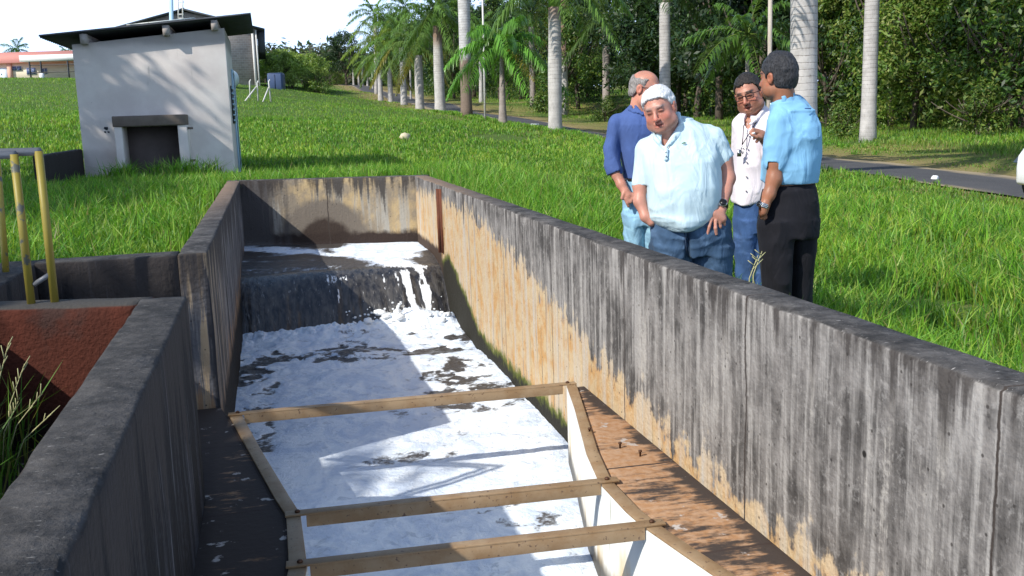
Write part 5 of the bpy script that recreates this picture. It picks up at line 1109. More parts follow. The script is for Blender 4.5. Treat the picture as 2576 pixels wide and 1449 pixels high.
# ---------------- the man in the white polo shirt
def man_polo():
    pr = Person(5.5, (610, 1150), 'heavy white-haired man in a pale polo shirt and blue jeans, looking down', (.50, .25, .185)); P = pr.P; r = pr.r
    C = P(440, 346, .06); B = head_basis(rad(24), rad(12), rad(14)); gz = pr.gz
    F = Field((-.9, gz - .05, -.3), (-.9 + 1.3, 1.72, .40), .006) if False else None
    a0 = P(270, 1000)[0]; a1 = P(880, 1000)[0]; F = Field((a0, gz - .02, -.24), (a1, 1.70, .38), .0058)
    pass
    F.cone(C + B @ np.array([0, -.02, -.07]), .066, P(500, 520, -.02), .075, .03)                     # neck
    F.cone(C + B @ np.array([0, .035, -.105]), .03, P(478, 500, .06), .035, .03)                      # double chin
    tors = [(500, 440, 560, 0, .08), (560, 370, 740, 0, .10), (700, 385, 740, .03, .13), (850, 400, 745, .05, .15), (980, 420, 780, .02, .14), (1130, 420, 820, 0, .13)]
    F.loft(pr.L(tors), .03)
    kn = (1460)
    for s_, (x0, x1, x2) in ((0, (500, 500, 505)), (1, (722, 735, 740))): F.chain([(P(x0, 1130), r(92)), (P(x1, 1480, .0), r(62)), ((P(x2, 1480)[0], gz + .10, -.02), r(46)), ((P(x2, 1480)[0], gz + .05, .1), r(36))], .03)
    F.chain([(P(355, 580, -.01), r(44)), (P(332, 770, .0), r(37))], .02); F.chain([(P(742, 500, 0), r(50)), (P(792, 620, 0), r(47)), (P(805, 670, 0), r(45))], .02); SN = F.snap(); add_head(F, C, B, w=1.02, fat=.009, sc=1.0, mouth=.001, age=1.)
    F.chain([(P(355, 580, -.01), r(44)), (P(332, 770, .0), r(37)), (P(330, 860, .03), r(33)), (P(362, 945, .07), r(26)), (P(395, 975, .08), r(25))], .02)
    # right (image) arm, watch wrist, hand on the pocket with two fingers pointing down
    el = P(818, 730, .02); wr = P(786, 893, .13); F.chain([(P(742, 500, 0), r(50)), (P(792, 620, 0), r(47)), (el, r(43)), (P(803, 800, .07), r(38)), (wr, r(27))], .02)
    F.cone(wr, r(27), P(768, 940, .155), r(38), .015, sq=(1, 1, .62)); F.cone(P(745, 925, .16), r(22), P(790, 955, .155), r(24), .012)
    for ch in ([(730, 955, .17), (716, 1000, .178), (706, 1044, .172)], [(752, 965, .17), (752, 1008, .18), (757, 1042, .172)], [(775, 968, .165), (778, 998, .16), (776, 1015, .145)], [(796, 958, .155), (800, 985, .145), (795, 998, .13)]):
        for a, b in zip(ch[:-1], ch[1:]): F.cone(P(*a), r(10.5), P(*b), r(9), .005)
    F.chain([(P(735, 915, .16), r(13)), (P(712, 948, .165), r(12)), (P(700, 985, .16), r(10))], .006)
    pr.mesh('body', F, M_SKIN, skin_attr(pr, C, B, 1.0, 1.02, redf=1.05, brows=(.40, .27, .23)))
    hair_mesh(pr, C, B, m_hair('white hair', (.66, .66, .67), (.84, .84, .83)), [(-.12, -.062), (-.03, -.05), (-.012, .008), (.012, .008), (.024, .018), (.036, .040), (.055, .058), (.072, .070), (.085, .080), (.11, .10)], .012, 1.0, 1.02, seed=4, vol=.0)
    # polo: body, sleeves, collar, placket
    pol = [(1024, 500, 590, .09, .10), (1012, 462, 640, .08, .13), (985, 420, 705, .075, .155), (955, 388, 742, .07, .165), (920, 379, 768, .065, .165), (850, 371, 776, .06, .17), (780, 362, 779, .055, .17), (700, 350, 776, .045, .16), (640, 344, 768, .035, .155), (590, 338, 768, .02, .14), (550, 342, 762, .01, .125), (515, 372, 752, .0, .11), (480, 415, 735, -.01, .10), (452, 470, 712, -.015, .085), (425, 530, 665, -.02, .065), (405, 555, 620, -.02, .05)]
    S = Field((a0, P(0, 1040)[1], -.24), (a1, P(0, 370)[1], .34), .0062); S.loft(pr.L(pol), .02, 2.2)
    S.cone(P(372, 560, -.02), r(48), P(330, 762, .0), r(42), .03); S.cone(P(712, 478, -.02), r(48), P(795, 618, .0), r(53), .035); S.cone(P(480, 520, .02), r(80), P(560, 480, -.03), r(78), .05)
    S.cover(SN, P(0, 1000)[1], P(0, 470)[1], .009); S.warp(folds(3, .010, 7, (1.2, .5, 1))); S.warp(folds(8, .009, 5, (.55, 1.4, 1), lambda V: np.clip((P(0, 880)[1] - V[:, 1]) / .08, 0, 1)))
    n_ = P(795, 640, 0) - P(735, 505, 0); S.half(P(793, 630, 0), n_, P(756, 780, -.3) * [1, 1, 0] - [0, 0, .3], P(793, 640, 0) + np.array([.2, .10, .2])); S.half(P(330, 768, 0), (0.05, -1, 0), P(330, 850, 0) - .11, P(330, 768, 0) + np.array([.035, .0, .2]))
    S.half(P(0, 1026)[1] * np.array([0, 1, 0]), (0, -1, 0), (a0, P(0, 1070)[1], -.3), (a1, P(0, 1026)[1], .4))
    # neck opening, a V running down the front
    vx = P(482, 575, .12); S.cut(lambda Q: np.linalg.norm((Q - P(490, 470, .03)) / np.array([.062, .085, .095]), axis=-1) * .07 - .07, P(490, 470, .0) - .16, P(490, 470, .0) + .16, .006)
    S.cut(lambda Q: (np.linalg.norm((Q - P(478, 520, .11)) / np.array([.024, .05, .06]), axis=-1) - 1) * .024, P(478, 520, .1) - .12, P(478, 520, .1) + .12, .004)
    Mp = m_cloth('pale aqua polo pique', (.52, .66, .72), .9, .05); pr.mesh('polo_shirt', S, Mp)
    # collar flaps as folded bands
    K = Field(P(350, 600, 0) - .02, P(640, 360, 0) + np.array([.03, .03, .2]), .0045) if False else Field(P(370, 620, -.16), P(640, 350, .24) * [1, 1, 0] + [0, 0, .24], .0045)
    up = [P(412, 500, .09), P(445, 545, .115), P(470, 570, .125), P(455, 520, .11), P(420, 480, .08), P(440, 440, .0)]
    for a, b in (((405, 498, .085), (468, 572, .125)), ((402, 480, .06), (440, 530, .11))): K.cone(P(*a), .011, P(*b), .008, .012)
    for a, b in (((545, 378, .0), (560, 430, .06)), ((560, 430, .06), (475, 560, .13)), ((575, 400, .0), (600, 450, .05)), ((600, 450, .05), (500, 535, .125)), ((545, 372, -.03), (510, 400, -.09)), ((585, 440, .045), (520, 500, .11))): K.cone(P(*a), .013, P(*b), .009, .014)
    pr.mesh('collar', K, Mp)
    Pk = Field(P(440, 660, .06), P(520, 540, .26) * [1, 1, 0] + [0, 0, .26], .004); Pk.cone(P(478, 568, .145), .009, P(476, 625, .172), .009, .004, sq=(1.3, 1, .6)); pr.mesh('placket', Pk, Mp)
    e_ = P(577, 535, .128); pr.solid(MB().tube([e_ + [-.013, -.001, .004], e_ + [.0, .002, .007], e_ + [.013, .0, .002]], [.002, .0045, .0015], 6), 'chest_emblem', simple('green emblem thread', (.05, .16, .07), .7))
    for y in (585, 607): pr.solid(MB().tube([P(477, y, .154 + (y - 580) * .0007), P(477, y, .160 + (y - 580) * .0007)], .0045, 10), 'button', M_STEEL)
    # jeans
    J = Field((a0, gz - .0, -.24), (a1, P(0, 900)[1], .30), .0075)
    J.loft(pr.L([(1150, 402, 840, .015, .155), (1120, 400, 838, .015, .16), (1050, 396, 834, .02, .165), (990, 402, 826, .02, .165), (930, 420, 800, .03, .15)]), .03, 2.4)
    J.legs(pr, ([(1100, 400, 618, .01, .15), (1200, 407, 612, .01, .14), (1320, 415, 605, .01, .125), (1480, 430, 590, 0, .10), (1830, 445, 580, 0, .09)], [(1100, 606, 842, .01, .15), (1200, 618, 846, .01, .14), (1320, 632, 842, .01, .125), (1480, 645, 825, 0, .10), (1830, 660, 800, 0, .09)])); J.cover(SN, gz + .08, P(0, 965)[1], .008)
    J.half((0, gz + .04, 0), (0, -1, 0), (a0, gz - .1, -.3), (a1, gz + .04, .4)); J.warp(folds(12, .010, 7, (1, .9, 1))); J.warp(folds(17, .008, 11, (.6, 1.6, 1), lambda V: np.clip((V[:, 1] - P(0, 1230)[1]) / .1, 0, 1)))
    J.cut(lambda Q: (np.linalg.norm((Q - P(598, 1190, .17)) / np.array([.012, .16, .04]), axis=-1) - 1) * .012, P(598, 1190, .17) - .2, P(598, 1190, .17) + .2, .02)
    Mj = m_cloth('dark blue denim', (.045, .085, .15), .85, .2, denim=True); pr.mesh('jeans', J, Mj)
    pr.solid(MB().tube([P(700, 1010, .175), P(742, 990, .165), P(800, 1030, .12)], .003, 6).tube([P(580, 1030, .185), P(588, 1100, .18), P(594, 1150, .165)], .003, 6), 'pocket_seam', m_cloth('seam denim', (.03, .05, .09)))
    watch(pr, P(786, 885, .125), P(803, 800, .07) - P(786, 893, .13), r(29), (-.1, .2, 1), .024)
    shoes(pr, [(P(505, 1450)[0], .06), (P(745, 1450)[0], .06)], (.05, .03, .02))
    return pr
# ---------------- the man in the light blue short-sleeved shirt, back to the camera
def man_blue_short():
    pr = Person(5.55, (1150, 1380), 'dark-haired man in a sky blue short-sleeved shirt and black trousers standing with his back turned', (.34, .155, .09)); P = pr.P; r = pr.r; gz = pr.gz
    C = P(1100, 168, .0); B = head_basis(rad(140), rad(2), rad(0)); a0 = P(965, 800)[0]; a1 = P(1385, 800)[0]
    F = Field((a0, gz - .02, -.30), (a1, P(0, 15)[1], .34), .0058); pass
    F.cone(C + B @ np.array([0, -.03, -.06]), .058, P(1140, 345, -.01), .066, .03); F.loft(pr.L([(350, 1090, 1240, -.01, .08), (450, 1070, 1300, -.01, .11), (650, 1050, 1290, 0, .11), (850, 1040, 1290, 0, .12), (1000, 1025, 1300, 0, .12)]), .03)
    for x0, x1, x2, dz in ((1080, 1085, 1090, .03), (1215, 1215, 1215, -.05)): F.chain([(P(x0, 1000, dz), r(88)), (P(x1, 1420, dz), r(60)), ((P(x2, 1420)[0], gz + .1, dz - .02), r(45)), ((P(x2, 1420)[0] - .08, gz + .05, dz - .05), r(36))], .03)
    F.chain([(P(1095, 420, .09), r(48)), (P(1087, 640, .11), r(45))], .02); SN = F.snap(); add_head(F, C, B, w=1.0, fat=.004, sc=.99)
    F.chain([(P(1095, 420, .09), r(48)), (P(1087, 640, .11), r(45)), (P(1078, 735, .12), r(41)), (P(1050, 820, .13), r(33)), (P(1024, 885, .14), r(25)), (P(1016, 915, .14), r(27))], .02)
    for q, (x, y) in enumerate(((1000, 938), (1010, 950), (1022, 955), (1032, 950))): F.cone(P(1012 + q * 4, 912, .145 - q * .01), r(11), P(x, y, .14 - q * .01), r(10), .006)
    F.chain([(P(1000, 905, .15), r(11)), (P(992, 928, .15), r(10))], .006)
    pr.mesh('body', F, M_SKIN, skin_attr(pr, C, B, .99, 1, brows=(.03, .022, .02), stub=.35))
    hair_mesh(pr, C, B, m_hair('short black hair', (.008, .008, .010), (.05, .05, .056)), [(-.14, -.075), (-.05, -.068), (-.025, -.052), (-.018, -.01), (-.012, .018), (.018, .02), (.022, .0), (.034, .0), (.04, .03), (.06, .045), (.072, .06), (.085, .072), (.12, .10)], .010, .99, .99, seed=7, vol=.008)
    Ms = m_cloth('sky blue cotton', (.21, .44, .66), .8, .06); sh = [(797, 1108, 1302, -.01, .13), (790, 1100, 1303, -.01, .135), (740, 1018, 1312, 0, .145), (700, 1017, 1318, 0, .15), (640, 1020, 1325, 0, .15), (560, 1026, 1332, 0, .15), (500, 1032, 1334, 0, .148), (450, 1040, 1328, 0, .14), (400, 1052, 1316, -.01, .13), (360, 1072, 1300, -.01, .115), (325, 1090, 1270, -.015, .095), (295, 1105, 1236, -.02, .075), (270, 1112, 1218, -.015, .066)]
    S = Field((a0, P(0, 830)[1], -.28), (a1, P(0, 235)[1], .32), .0062); S.loft(pr.L(sh), .02, 2.3); S.cone(P(1108, 405, .06), r(64), P(1090, 560, .105), r(58), .05); S.cone(P(1090, 560, .10), r(57), P(1083, 645, .115), r(55), .03); S.cone(P(1245, 400, -.08), r(55), P(1270, 620, -.12), r(50), .04)
    S.cone(P(1135, 315, .0), r(64), P(1200, 330, -.02), r(58), .04)
    S.cover(SN, P(0, 810)[1], P(0, 350)[1], .009); S.warp(folds(22, .012, 6, (1.3, .55, 1))); S.warp(folds(27, .006, 12, (.8, .8, 1)))
    S.warp(lambda V: -.008 * np.exp(-((V[:, 1] - P(0, 392)[1]) / .006) ** 2) * (V[:, 2] > 0) * (V[:, 0] > P(1130, 400)[0]))
    S.half(P(1083, 640, .1), (-.12, -1, 0), P(1000, 760, -.02), P(1143, 640, .3) * [1, 0, 1] + [0, P(1143, 625)[1], 0])
    S.cut(lambda Q: (np.linalg.norm((Q - P(1150, 245, .0)) / np.array([.055, .06, .055]), axis=-1) - 1) * .05, P(1150, 245) - .1, P(1150, 245) + .1, .006)
    S.half((0, P(0, 794)[1], 0), (0, -1, 0), (a0, P(0, 850)[1], -.3), (a1, P(0, 794)[1], .4)); pr.mesh('shirt', S, Ms)
    K = Field(P(1060, 400, -.14), P(1240, 225, .2) * [1, 1, 0] + [0, 0, .2], .0045)
    cpts = [P(1092, 322, .055), P(1100, 295, .06), P(1135, 275, .062), P(1180, 262, .045), P(1208, 265, .0), P(1205, 278, -.045)]
    for a, b in zip(cpts[:-1], cpts[1:]):
        for q, rr in ((0, .011), (.016, .0105), (.030, .009)): K.cone(a - [0, q, 0], rr, b - [0, q, 0], rr, .008)
    pr.mesh('collar', K, Ms); pr.solid(MB().tube([P(1250, 341, .135), P(1283, 343, .11)], .003, 6), 'locker_loop', m_cloth('dark blue thread', (.06, .14, .35)))
    T = Field((a0, gz, -.28), (a1, P(0, 760)[1], .30), .0075)
    T.loft(pr.L([(1055, 1003, 1317, 0, .15), (1040, 1002, 1318, 0, .155), (960, 1000, 1324, 0, .16), (880, 1003, 1320, 0, .15), (820, 1012, 1306, 0, .14), (788, 1018, 1300, 0, .135)]), .03, 2.3)
    T.legs(pr, ([(960, 1002, 1180, .02, .14), (1080, 1004, 1178, .03, .13), (1200, 1014, 1174, .03, .115), (1320, 1035, 1172, .03, .10), (1450, 1055, 1170, .03, .09), (1840, 1062, 1168, .03, .085)], [(960, 1150, 1322, -.02, .14), (1080, 1150, 1306, -.04, .13), (1200, 1152, 1290, -.05, .115), (1320, 1155, 1278, -.05, .10), (1450, 1158, 1268, -.05, .09), (1840, 1160, 1262, -.05, .085)])); T.cover(SN, gz + .08, P(0, 800)[1], .007)
    T.half((0, gz + .035, 0), (0, -1, 0), (a0, gz - .1, -.4), (a1, gz + .035, .4)); T.warp(folds(31, .008, 6, (1.1, .8, 1))); pr.mesh('trousers', T, m_cloth('black trousers', (.012, .012, .016), .8, .2))
    watch(pr, P(1018, 884, .14), P(1050, 820, .13) - P(1024, 885, .14), r(27), (-1, .1, .6), .017); shoes(pr, [(P(1110, 1420)[0], .05), (P(1214, 1420)[0], -.04)], (.015, .012, .012))
# ---------------- the man with glasses
def man_glasses():
    pr = Person(6.6, (955, 1300), 'younger man with black-rimmed glasses, white shirt and lanyard, talking with one hand raised', (.42, .205, .14)); P = pr.P; r = pr.r; gz = pr.gz
    C = P(938, 262, .02); B = head_basis(rad(30), rad(12), rad(13)); a0 = P(800, 800)[0]; a1 = P(1190, 800)[0]
    F = Field((a0, gz - .02, -.26), (a1, P(0, 130)[1], .40), .0058); pass
    F.cone(C + B @ np.array([0, -.02, -.07]), .058, P(965, 405, -.01), .064, .03); F.loft(pr.L([(400, 900, 1050, 0, .08), (470, 880, 1095, 0, .10), (650, 875, 1085, .01, .12), (850, 875, 1055, 0, .12), (1000, 870, 1050, 0, .12)]), .03)
    for x0, x1 in ((915, 920), (1005, 1000)): F.chain([(P(x0, 980), r(60)), (P(x1, 1250), r(50)), ((P(x1, 1250)[0], gz + .1, -.02), r(38)), ((P(x1, 1250)[0], gz + .05, .08), r(30))], .03)
    F.chain([(P(890, 440, -.03), r(35)), (P(880, 620, -.10), r(32)), (P(900, 760, -.08), r(27))], .02)
    SN = F.snap(); add_head(F, C, B, w=1.02, fat=.008, sc=1.04, mouth=.006)
    # raised forearm behind the other man's sleeve, hand pinching a small white thing
    F.chain([(P(1085, 450, .02), r(38)), (P(1105, 640, .06), r(33)), (P(1050, 560, .22), r(26)), (P(1022, 520, .26), r(22))], .02); wr = P(1022, 518, .26)
    F.cone(wr, r(20), P(1000, 492, .275), r(24), .012, sq=(1, 1, .8)); F.cone(P(985, 470, .28), r(15), P(1012, 482, .27), r(18), .01)
    for ch in ([(985, 462, .285), (962, 458, .295), (947, 472, .30)], [(990, 474, .285), (966, 476, .30), (950, 484, .305)], [(994, 492, .285), (974, 500, .30), (966, 510, .295)], [(1000, 508, .28), (985, 520, .29), (980, 528, .285)]):
        for a, b in zip(ch[:-1], ch[1:]): F.cone(P(*a), r(8.8), P(*b), r(7.6), .004)
    F.chain([(P(1005, 505, .29), r(11)), (P(982, 500, .305), r(10)), (P(958, 490, .31), r(8.5))], .005)
    pr.mesh('body', F, M_SKIN, skin_attr(pr, C, B, 1.04, 1.02, brows=(.05, .035, .03), stub=.4)); q = P(955, 482, .312); pr.solid(MB().tube([q, q + [.018, .004, .004]], .006, 8), 'held_cap', M_LIT)
    hair_mesh(pr, C, B, m_hair('short dark brown hair', (.008, .007, .006), (.04, .032, .028)), [(-.14, -.06), (-.04, -.045), (-.012, .0), (.015, .008), (.024, .018), (.03, .045), (.05, .064), (.07, .072), (.085, .078), (.12, .09)], .008, 1.04, 1.0, seed=9, vol=.006)
    Ms = m_cloth('white pink-tinged shirt', (.74, .68, .72), .85, .05); sh = [(884, 872, 905, .05, .08), (872, 852, 960, .03, .115), (850, 841, 1020, .02, .13), (800, 845, 1065, .02, .14), (700, 856, 1090, .02, .14), (600, 858, 1105, .02, .14), (500, 862, 1115, .01, .135), (440, 866, 1118, .0, .12), (400, 876, 1110, -.005, .105), (370, 892, 1085, -.01, .085), (345, 925, 1050, -.015, .065), (325, 950, 1030, -.02, .05)]
    S = Field((a0, P(0, 910)[1], -.28), (a1, P(0, 300)[1], .36), .0062); S.loft(pr.L(sh), .02, 2.3); S.cone(P(892, 430, -.03), r(38), P(882, 640, -.10), r(38), .03); S.cone(P(1080, 440, .0), r(44), P(1105, 640, .05), r(40), .03); S.cone(P(1105, 640, .05), r(38), P(1062, 585, .20), r(32), .03)
    S.cover(SN, P(0, 880)[1], P(0, 420)[1], .009); S.warp(folds(42, .010, 6, (1.2, .55, 1)))
    S.cut(lambda Q: (np.linalg.norm((Q - P(962, 360, .0)) / np.array([.062, .07, .08]), axis=-1) - 1) * .05, P(962, 360) - .12, P(962, 360) + .12, .005)
    S.cut(lambda Q: (np.linalg.norm((Q - P(935, 410, .09)) / np.array([.022, .055, .06]), axis=-1) - 1) * .02, P(935, 410, .09) - .1, P(935, 410, .09) + .1, .004)
    S.half(P(855, 868), (-.55, -1, 0), P(800, 930, -.25), P(1100, 820, .3) * [1, 0, 1] + [0, P(0, 845)[1], 0]); pr.mesh('shirt', S, Ms)
    K = Field(P(880, 470, -.12), P(1080, 300, .2) * [1, 1, 0] + [0, 0, .2], .0045)
    for a, b in (((912, 352, .05), (905, 400, .10)), ((905, 400, .10), (925, 430, .125)), ((900, 365, .05), (905, 395, .09)), ((1020, 318, .0), (1012, 360, .07)), ((1012, 360, .07), (948, 428, .13)), ((1030, 335, -.01), (1022, 372, .06)), ((1022, 372, .06), (965, 415, .12)), ((1022, 312, -.03), (985, 320, -.07))): K.cone(P(*a), .011, P(*b), .009, .012)
    pr.mesh('collar', K, Ms); Pk = Field(P(900, 880, .02), P(960, 440, .24) * [1, 1, 0] + [0, 0, .24], .005)
    for y in (480, 560, 640, 720, 800): pr.solid(MB().tube([P(928 - (y - 480) * .02, y, .145), P(928 - (y - 480) * .02, y, .157)], .005, 10), 'button', M_WHT)
    T = Field((a0, gz, -.24), (a1, P(0, 820)[1], .26), .0075); T.loft(pr.L([(1020, 864, 1053, 0, .13), (960, 862, 1055, 0, .135), (850, 862, 1050, 0, .13)]), .03)
    T.legs(pr, ([(960, 862, 968, 0, .13), (1100, 872, 972, 0, .12), (1250, 886, 972, 0, .105), (1590, 895, 965, 0, .09)], [(960, 950, 1056, 0, .13), (1100, 950, 1054, 0, .12), (1250, 956, 1056, 0, .105), (1590, 962, 1040, 0, .09)])); T.cover(SN, gz + .08, P(0, 855)[1], .007)
    T.half((0, gz + .035, 0), (0, -1, 0), (a0, gz - .1, -.3), (a1, gz + .035, .4)); T.warp(folds(51, .009, 7)); pr.mesh('jeans', T, m_cloth('blue denim', (.04, .085, .20), .85, .2, denim=True))
    # glasses
    H = lambda x, y, z: C + B @ (np.array([x * 1.02, y, z]) * 1.04); mb = MB()
    for q in (-1, 1):
        pts = [(-.024, .014), (.0, .016), (.024, .014), (.025, -.006), (.018, -.016), (-.016, -.016), (-.025, -.006)]; mb.tube([H(q * .034 + x, .101 - abs(q * .034 + x) * .12, .002 + z) for x, z in pts], .0024, 6, closed=True); mb.tube([H(q * .059, .094, .012), H(q * .078, .05, .008), H(q * .082, -.005, .004)], .0022, 6)
    mb.tube([H(-.010, .101, .006), H(0, .104, .009), H(.010, .101, .006)], .0022, 6); pr.solid(mb, 'glasses', M_BLK)
    # lanyard with keys and a tag
    S2 = lambda x, y, z: P(x, y, z); pr.solid(MB().tube([P(925, 415, .115), P(908, 440, .138), P(905, 500, .152), P(900, 545, .158)], .0032, 6).tube([P(985, 405, .10), P(955, 460, .14), P(915, 520, .156), P(900, 545, .158)], .0032, 6), 'lanyard', M_BLK)
    mb = MB()
    for i in range(7): a = P(898 + 4 * math.sin(i * 2.), 548 + i * 6, .162); mb.tube([a, a + [.012 * math.sin(i * 1.7), -.022, .004]], .003, 6)
    mb.box(P(884, 590, .166), (.028, .045, .003)); pr.solid(mb, 'key_bunch', M_STEEL, False); shoes(pr, [(P(925, 1250)[0], .05), (P(1000, 1250)[0], .05)], (.05, .03, .02))
# ---------------- the balding man in the dark blue shirt
def man_blue_long():
    pr = Person(6.75, (330, 1150), 'balding man in a darker blue shirt with rolled sleeves and pale jeans', (.50, .24, .17)); P = pr.P; r = pr.r; gz = pr.gz
    C = P(362, 236, .0); B = head_basis(rad(-58), rad(10), rad(-4)); a0 = P(105, 800)[0]; a1 = P(520, 800)[0]
    F = Field((a0, gz - .02, -.26), (a1, P(0, 110)[1], .34), .0062); pass
    F.cone(C + B @ np.array([0, -.025, -.06]), .058, P(320, 380, -.01), .066, .03); F.loft(pr.L([(380, 270, 410, 0, .08), (450, 220, 450, 0, .10), (650, 240, 440, 0, .12), (850, 245, 440, 0, .12), (960, 245, 440, 0, .12)]), .03)
    for x0, x1 in ((300, 300), (395, 400)): F.chain([(P(x0, 960), r(58)), (P(x1, 1230), r(48)), ((P(x1, 1230)[0], gz + .1, -.02), r(38)), ((P(x1, 1230)[0], gz + .05, .08), r(30))], .03)
    F.chain([(P(195, 430, .02), r(36)), (P(175, 580, .03), r(32)), (P(190, 670, .07), r(31))], .02); SN = F.snap(); add_head(F, C, B, w=1.0, fat=.004, sc=1.03, age=1)
    F.chain([(P(195, 430, .02), r(36)), (P(175, 580, .03), r(32)), (P(198, 700, .08), r(31)), (P(228, 765, .12), r(25)), (P(248, 800, .14), r(22))], .02); F.cone(P(248, 798, .14), r(22), P(264, 828, .15), r(27), .012, sq=(1, 1, .8))
    for ch in ([(250, 845, .165), (262, 868, .17), (268, 886, .165)], [(266, 848, .165), (280, 862, .17), (284, 850, .165)], [(280, 838, .16), (294, 845, .165), (296, 830, .16)], [(284, 820, .155), (300, 825, .16), (300, 812, .155)]):
        for a, b in zip(ch[:-1], ch[1:]): F.cone(P(*a), r(10), P(*b), r(8.5), .005)
    F.chain([(P(240, 815, .16), r(11)), (P(232, 842, .165), r(10))], .005)
    pr.mesh('body', F, M_SKIN, skin_attr(pr, C, B, 1.03, 1, brows=(.25, .2, .18)))
    hair_mesh(pr, C, B, m_hair('thin grey hair', (.16, .14, .13), (.38, .35, .33)), [(-.14, -.062), (-.05, -.05), (-.014, .0), (.014, .0), (.026, .01), (.03, .05), (.2, .3)], .006, 1.03, 1., top=lambda q: (.062 + np.clip(-q[..., 1] - .04, 0, .1) * .5) - q[..., 2] + .006 * vnoise(q, 60, 2), seed=11)
    Ms = m_cloth('dark cornflower shirt', (.065, .11, .28), .8, .08); sh = [(748, 252, 440, 0, .125), (700, 242, 445, 0, .13), (640, 232, 450, 0, .135), (560, 222, 455, 0, .135), (480, 212, 455, 0, .13), (430, 200, 455, 0, .12), (395, 200, 445, -.005, .105), (365, 225, 430, -.01, .09), (335, 262, 405, -.015, .07), (315, 285, 385, -.015, .055)]
    S = Field((a0, P(0, 790)[1], -.26), (a1, P(0, 290)[1], .34), .0062); S.loft(pr.L(sh), .02, 2.3); S.chain([(P(205, 415, .0), r(45)), (P(170, 560, .02), r(39)), (P(190, 690, .075), r(42))], .03); S.cone(P(182, 668, .06), r(46), P(192, 695, .08), r(47), .012); S.chain([(P(440, 420, -.02), r(44)), (P(475, 600, -.05), r(38))], .03)
    S.cover(SN, P(0, 760)[1], P(0, 390)[1], .009); S.warp(folds(62, .012, 6.5, (1.2, .6, 1))); S.half(P(194, 700, .08), (.35, -1, .2), P(110, 800, -.1), P(238, 680, .3) * [1, 0, 1] + [0, P(0, 680)[1], 0]); S.half((0, P(0, 738)[1], 0), (0, -1, 0), (P(236, 700)[0], P(0, 800)[1], -.3), (a1, P(0, 738)[1], .4))
    S.cut(lambda Q: (np.linalg.norm((Q - P(330, 330, .02)) / np.array([.06, .06, .07]), axis=-1) - 1) * .05, P(330, 330) - .12, P(330, 330) + .12, .005); pr.mesh('shirt', S, Ms)
    K = Field(P(230, 440, -.12), P(450, 270, .2) * [1, 1, 0] + [0, 0, .2], .0045)
    for a, b in (((290, 318, -.03), (280, 345, .05)), ((280, 345, .05), (320, 365, .09)), ((300, 310, -.03), (312, 340, .07)), ((312, 340, .07), (345, 375, .105)), ((272, 350, .04), (300, 362, .08))): K.cone(P(*a), .011, P(*b), .009, .012)
    pr.mesh('collar', K, Ms); T = Field((a0, gz, -.24), (a1, P(0, 700)[1], .26), .0075); T.loft(pr.L([(980, 240, 446, 0, .13), (930, 236, 446, 0, .135), (830, 236, 442, 0, .13), (745, 246, 436, 0, .122)]), .03)
    T.legs(pr, ([(930, 237, 352, 0, .13), (1050, 248, 352, 0, .12), (1200, 262, 350, 0, .10), (1550, 268, 345, 0, .09)], [(930, 335, 446, 0, .13), (1050, 340, 444, 0, .12), (1200, 348, 442, 0, .10), (1550, 355, 435, 0, .09)])); T.cover(SN, gz + .08, P(0, 745)[1], .007)
    T.half((0, gz + .035, 0), (0, -1, 0), (a0, gz - .1, -.3), (a1, gz + .035, .4)); T.warp(folds(71, .009, 7)); pr.mesh('jeans', T, m_cloth('pale washed denim', (.24, .42, .56), .85, .15, denim=True))
    w_ = [(P(x, 735 + 4 * math.sin(x * .02), .0)[0], P(x, 737)[1], z) for x, z in ((248, .03), (262, .085), (300, .118), (340, .128), (390, .125))]; pr.solid(MB().tube(w_, .011, 8), 'belt', M_BLK)
    H = lambda x, y, z: C + B @ (np.array([x, y, z]) * 1.03); mb = MB(); 
    for q in (-1, 1):
        mb.tube([H(q * .034 + x, .100 - abs(q * .034 + x) * .12, .002 + z) for x, z in [(-.022, .013), (.0, .015), (.022, .013), (.022, -.010), (.0, -.015), (-.022, -.010)]], .0016, 6, closed=True); mb.tube([H(q * .057, .094, .010), H(q * .078, .05, .010), H(q * .083, -.005, .010)], .0022, 6)
    mb.tube([H(-.012, .100, .006), H(.012, .100, .006)], .0018, 6); pr.solid(mb, 'glasses', M_BLK); shoes(pr, [(P(305, 1230)[0], .05), (P(402, 1230)[0], .05)], (.05, .03, .02))
for f_ in (man_polo, man_blue_short, man_glasses, man_blue_long): f_()
